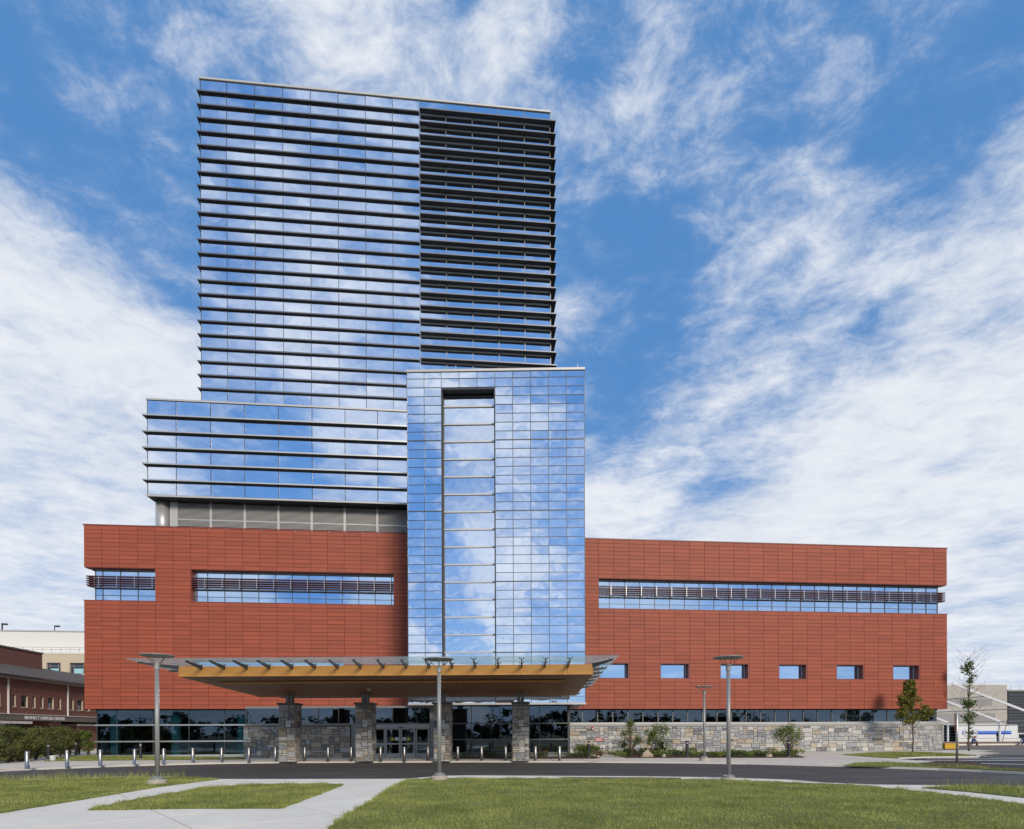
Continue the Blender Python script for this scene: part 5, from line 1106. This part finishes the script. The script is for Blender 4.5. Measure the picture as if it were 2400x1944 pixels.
# ================================================================== people
def skinmesh(name, nodes, edges, radii, sub=2):
    me = bpy.data.meshes.new(name); me.from_pydata(nodes, edges, []); ob = bpy.data.objects.new('tmp', me); col.objects.link(ob)
    md = ob.modifiers.new('s', 'SKIN'); md.use_smooth_shade = True
    for i, r in enumerate(radii): me.skin_vertices[0].data[i].radius = (r, r)
    me.skin_vertices[0].data[0].use_root = True
    ob.modifiers.new('u', 'SUBSURF').levels = sub; bpy.context.view_layer.update()
    m2 = bpy.data.meshes.new_from_object(ob.evaluated_get(bpy.context.evaluated_depsgraph_get())); bpy.data.objects.remove(ob); bpy.data.meshes.remove(me); m2.name = name; m2.materials.clear(); return m2
def person(loc, rz, J, label, top, legs, hat=None):
    """J: joint positions; body, clothes, head and hands in one pose"""
    t = thing('person', loc, label, 'person'); T_ = Matrix.Translation(loc) @ Matrix.Rotation(rz, 4, 'Z')
    def grow(name, chain, m, sub=2):
        nodes = []; edges = []; rad = []; idx = {}
        for ch in chain:
            for i, (k, r) in enumerate(ch):
                key = tuple(k)
                if key not in idx: idx[key] = len(nodes); nodes.append(key); rad.append(r)
                if i: edges.append((idx[tuple(ch[i-1][0])], idx[key]))
        me = skinmesh(name, nodes, edges, rad, sub); me.transform(T_); return place(name, me, m, t)
    pel, ch_, nk, hd = J['pelvis'], J['chest'], J['neck'], J['head']
    hand = []
    for s in ('L', 'R'):
        w_ = Vector(J['wrist'+s]); e = Vector(J['elbow'+s]); d = (w_-e).normalized(); sd_ = d.cross(Vector((0, 1, 0))); sd_ = sd_.normalized() if sd_.length > .1 else Vector((1, 0, 0))
        hand.append((w_, d, sd_))
    body = [[(pel, .12), (ch_, .13), (nk, .055), (tuple(Vector(nk).lerp(Vector(hd), .45)), .055), (hd, .095), (tuple(Vector(hd)+Vector((0, 0, .07))), .075)]]
    for s in ('L', 'R'):
        body.append([(ch_, .13), (J['sh'+s], .07), (J['elbow'+s], .045), (J['wrist'+s], .03)])
        body.append([(pel, .12), (J['hip'+s], .09), (J['knee'+s], .06), (J['ankle'+s], .042), (J['toe'+s], .035)])
    grow('body', body, 'skin')
    shirt = [[(tuple(Vector(pel)+Vector((0, 0, .03))), .15), (ch_, .165), (tuple(Vector(nk)-Vector((0, 0, .04))), .075)]]
    for s in ('L', 'R'): shirt.append([(ch_, .165), (J['sh'+s], .088), (J['elbow'+s], .062), (tuple(Vector(J['elbow'+s]).lerp(Vector(J['wrist'+s]), .8 if top == 'cloth_dark' else .1)), .05)])
    grow('shirt', shirt, top)
    tro = [[(tuple(Vector(pel)+Vector((0, 0, .06))), .14), (pel, .15)]]
    for s in ('L', 'R'): tro.append([(pel, .15), (J['hip'+s], .11), (J['knee'+s], .08), (J['ankle'+s], .062)])
    grow('trousers', tro, legs)
    for (w_, d, sd_) in hand:
        ch2 = [[(tuple(w_), .026), (tuple(w_+d*.07), .034)]]
        for k in range(4): b = w_+d*.09+sd_*(.028*(k-1.5)); ch2.append([(tuple(w_+d*.07), .034), (tuple(b), .011), (tuple(b+d*.035+Vector((0, .01, 0))), .009), (tuple(b+d*(.062-.006*abs(k-1.2))+Vector((0, .028, 0))), .008)])
        ch2.append([(tuple(w_), .026), (tuple(w_+d*.04+sd_*.05), .011), (tuple(w_+d*.075+sd_*.06), .009)])
        grow('hand', ch2, 'skin', 1)
    for s in ('L', 'R'): grow('shoe', [[(J['ankle'+s], .05), (tuple(Vector(J['ankle'+s]).lerp(Vector(J['toe'+s]), .5)-Vector((0, 0, .025))), .05), (J['toe'+s], .042)]], 'black_metal', 1)
    c = T_ @ Vector(hd)
    fd = (T_.to_3x3() @ Vector((0, -1, 0)))
    hr = MB().lathe([(.06, -.05), (.108, .0), (.108, .05), (.085, .11), (.03, .14)], 18, c); hr.build('cap' if hat else 'hair', hat or 'hair', t)
    if hat: MB().tube(c+fd*.07+Vector((0, 0, .03)), c+fd*.19+Vector((0, 0, .02)), .07, .05, 8).build('cap_brim', hat, t)
    fc = MB(); r = fd.cross(Vector((0, 0, 1)))
    for s in (-1, 1): fc.tube(c+fd*.088+r*.033*s+Vector((0, 0, .005)), c+fd*.1+r*.033*s+Vector((0, 0, .005)), .012, n=6)
    fc.tube(c+fd*.08+Vector((0, 0, -.065))-r*.025, c+fd*.08+Vector((0, 0, -.065))+r*.025, .008, n=5); fc.build('face', 'hair', t)
    ns = MB().tube(c+fd*.09+Vector((0, 0, -.005)), c+fd*.115+Vector((0, 0, -.03)), .01, .018, 6)
    for s in (-1, 1): ns.tube(c+r*.095*s+Vector((0, 0, .02)), c+r*.095*s+Vector((0, 0, -.035)), .015, n=6)
    ns.build('nose_and_ears', 'skin', t); return t
stand = dict(pelvis=(0, 0, .93), chest=(0, .0, 1.28), neck=(0, -.01, 1.47), head=(0, -.03, 1.60), shL=(.19, 0, 1.40), shR=(-.19, 0, 1.40), elbowL=(.36, -.16, 1.24), wristL=(.42, -.38, 1.36), elbowR=(-.27, .03, 1.13), wristR=(-.25, -.1, .90),
             hipL=(.09, 0, .88), hipR=(-.09, 0, .88), kneeL=(.11, -.03, .48), kneeR=(-.10, -.02, .48), ankleL=(.12, .0, .08), ankleR=(-.12, .02, .08), toeL=(.14, -.17, .04), toeR=(-.14, -.15, .04))
sit = dict(pelvis=(0, .05, .46), chest=(0, -.08, .78), neck=(0, -.14, .95), head=(0, -.19, 1.07), shL=(.18, -.1, .88), shR=(-.18, -.1, .88), elbowL=(.27, -.2, .64), wristL=(.2, -.42, .58), elbowR=(-.27, -.2, .64), wristR=(-.2, -.42, .58),
           hipL=(.09, .0, .44), hipR=(-.09, .0, .44), kneeL=(.14, -.42, .50), kneeR=(-.12, -.36, .46), ankleL=(.16, -.62, .09), ankleR=(-.13, -.22, .09), toeL=(.18, -.8, .04), toeR=(-.14, -.38, .04))
x1_, _z = F(2338, 1742, 70.5)
person((x1_, 70.5, -.16), R_(60), stand, 'person in dark jacket and jeans standing by the truck holding a pole', 'cloth_dark', 'cloth_denim')
po = MB().tube((x1_+.35, 70.2, -.15), (x1_+1.35, 70.2, 3.9), .035, n=8).build('tent_pole', 'bark'); tag(po, 'thin brown pole leaning up from the standing person', 'pole')
x2_, _z = F(2283, 1750, 57.3); person((x2_, 57.45, -.14), R_(75), sit, 'person in blue shirt and red cap sitting on the deck edge', 'cloth_blue', 'cloth_dark', 'cap_red')
x3_, _z = F(2404, 1748, 57.3); person((x3_, 57.45, -.14), R_(-60), sit, 'person in blue shirt bending at the right frame edge', 'cloth_blue', 'cloth_denim')
print('objects', len(bpy.data.objects))
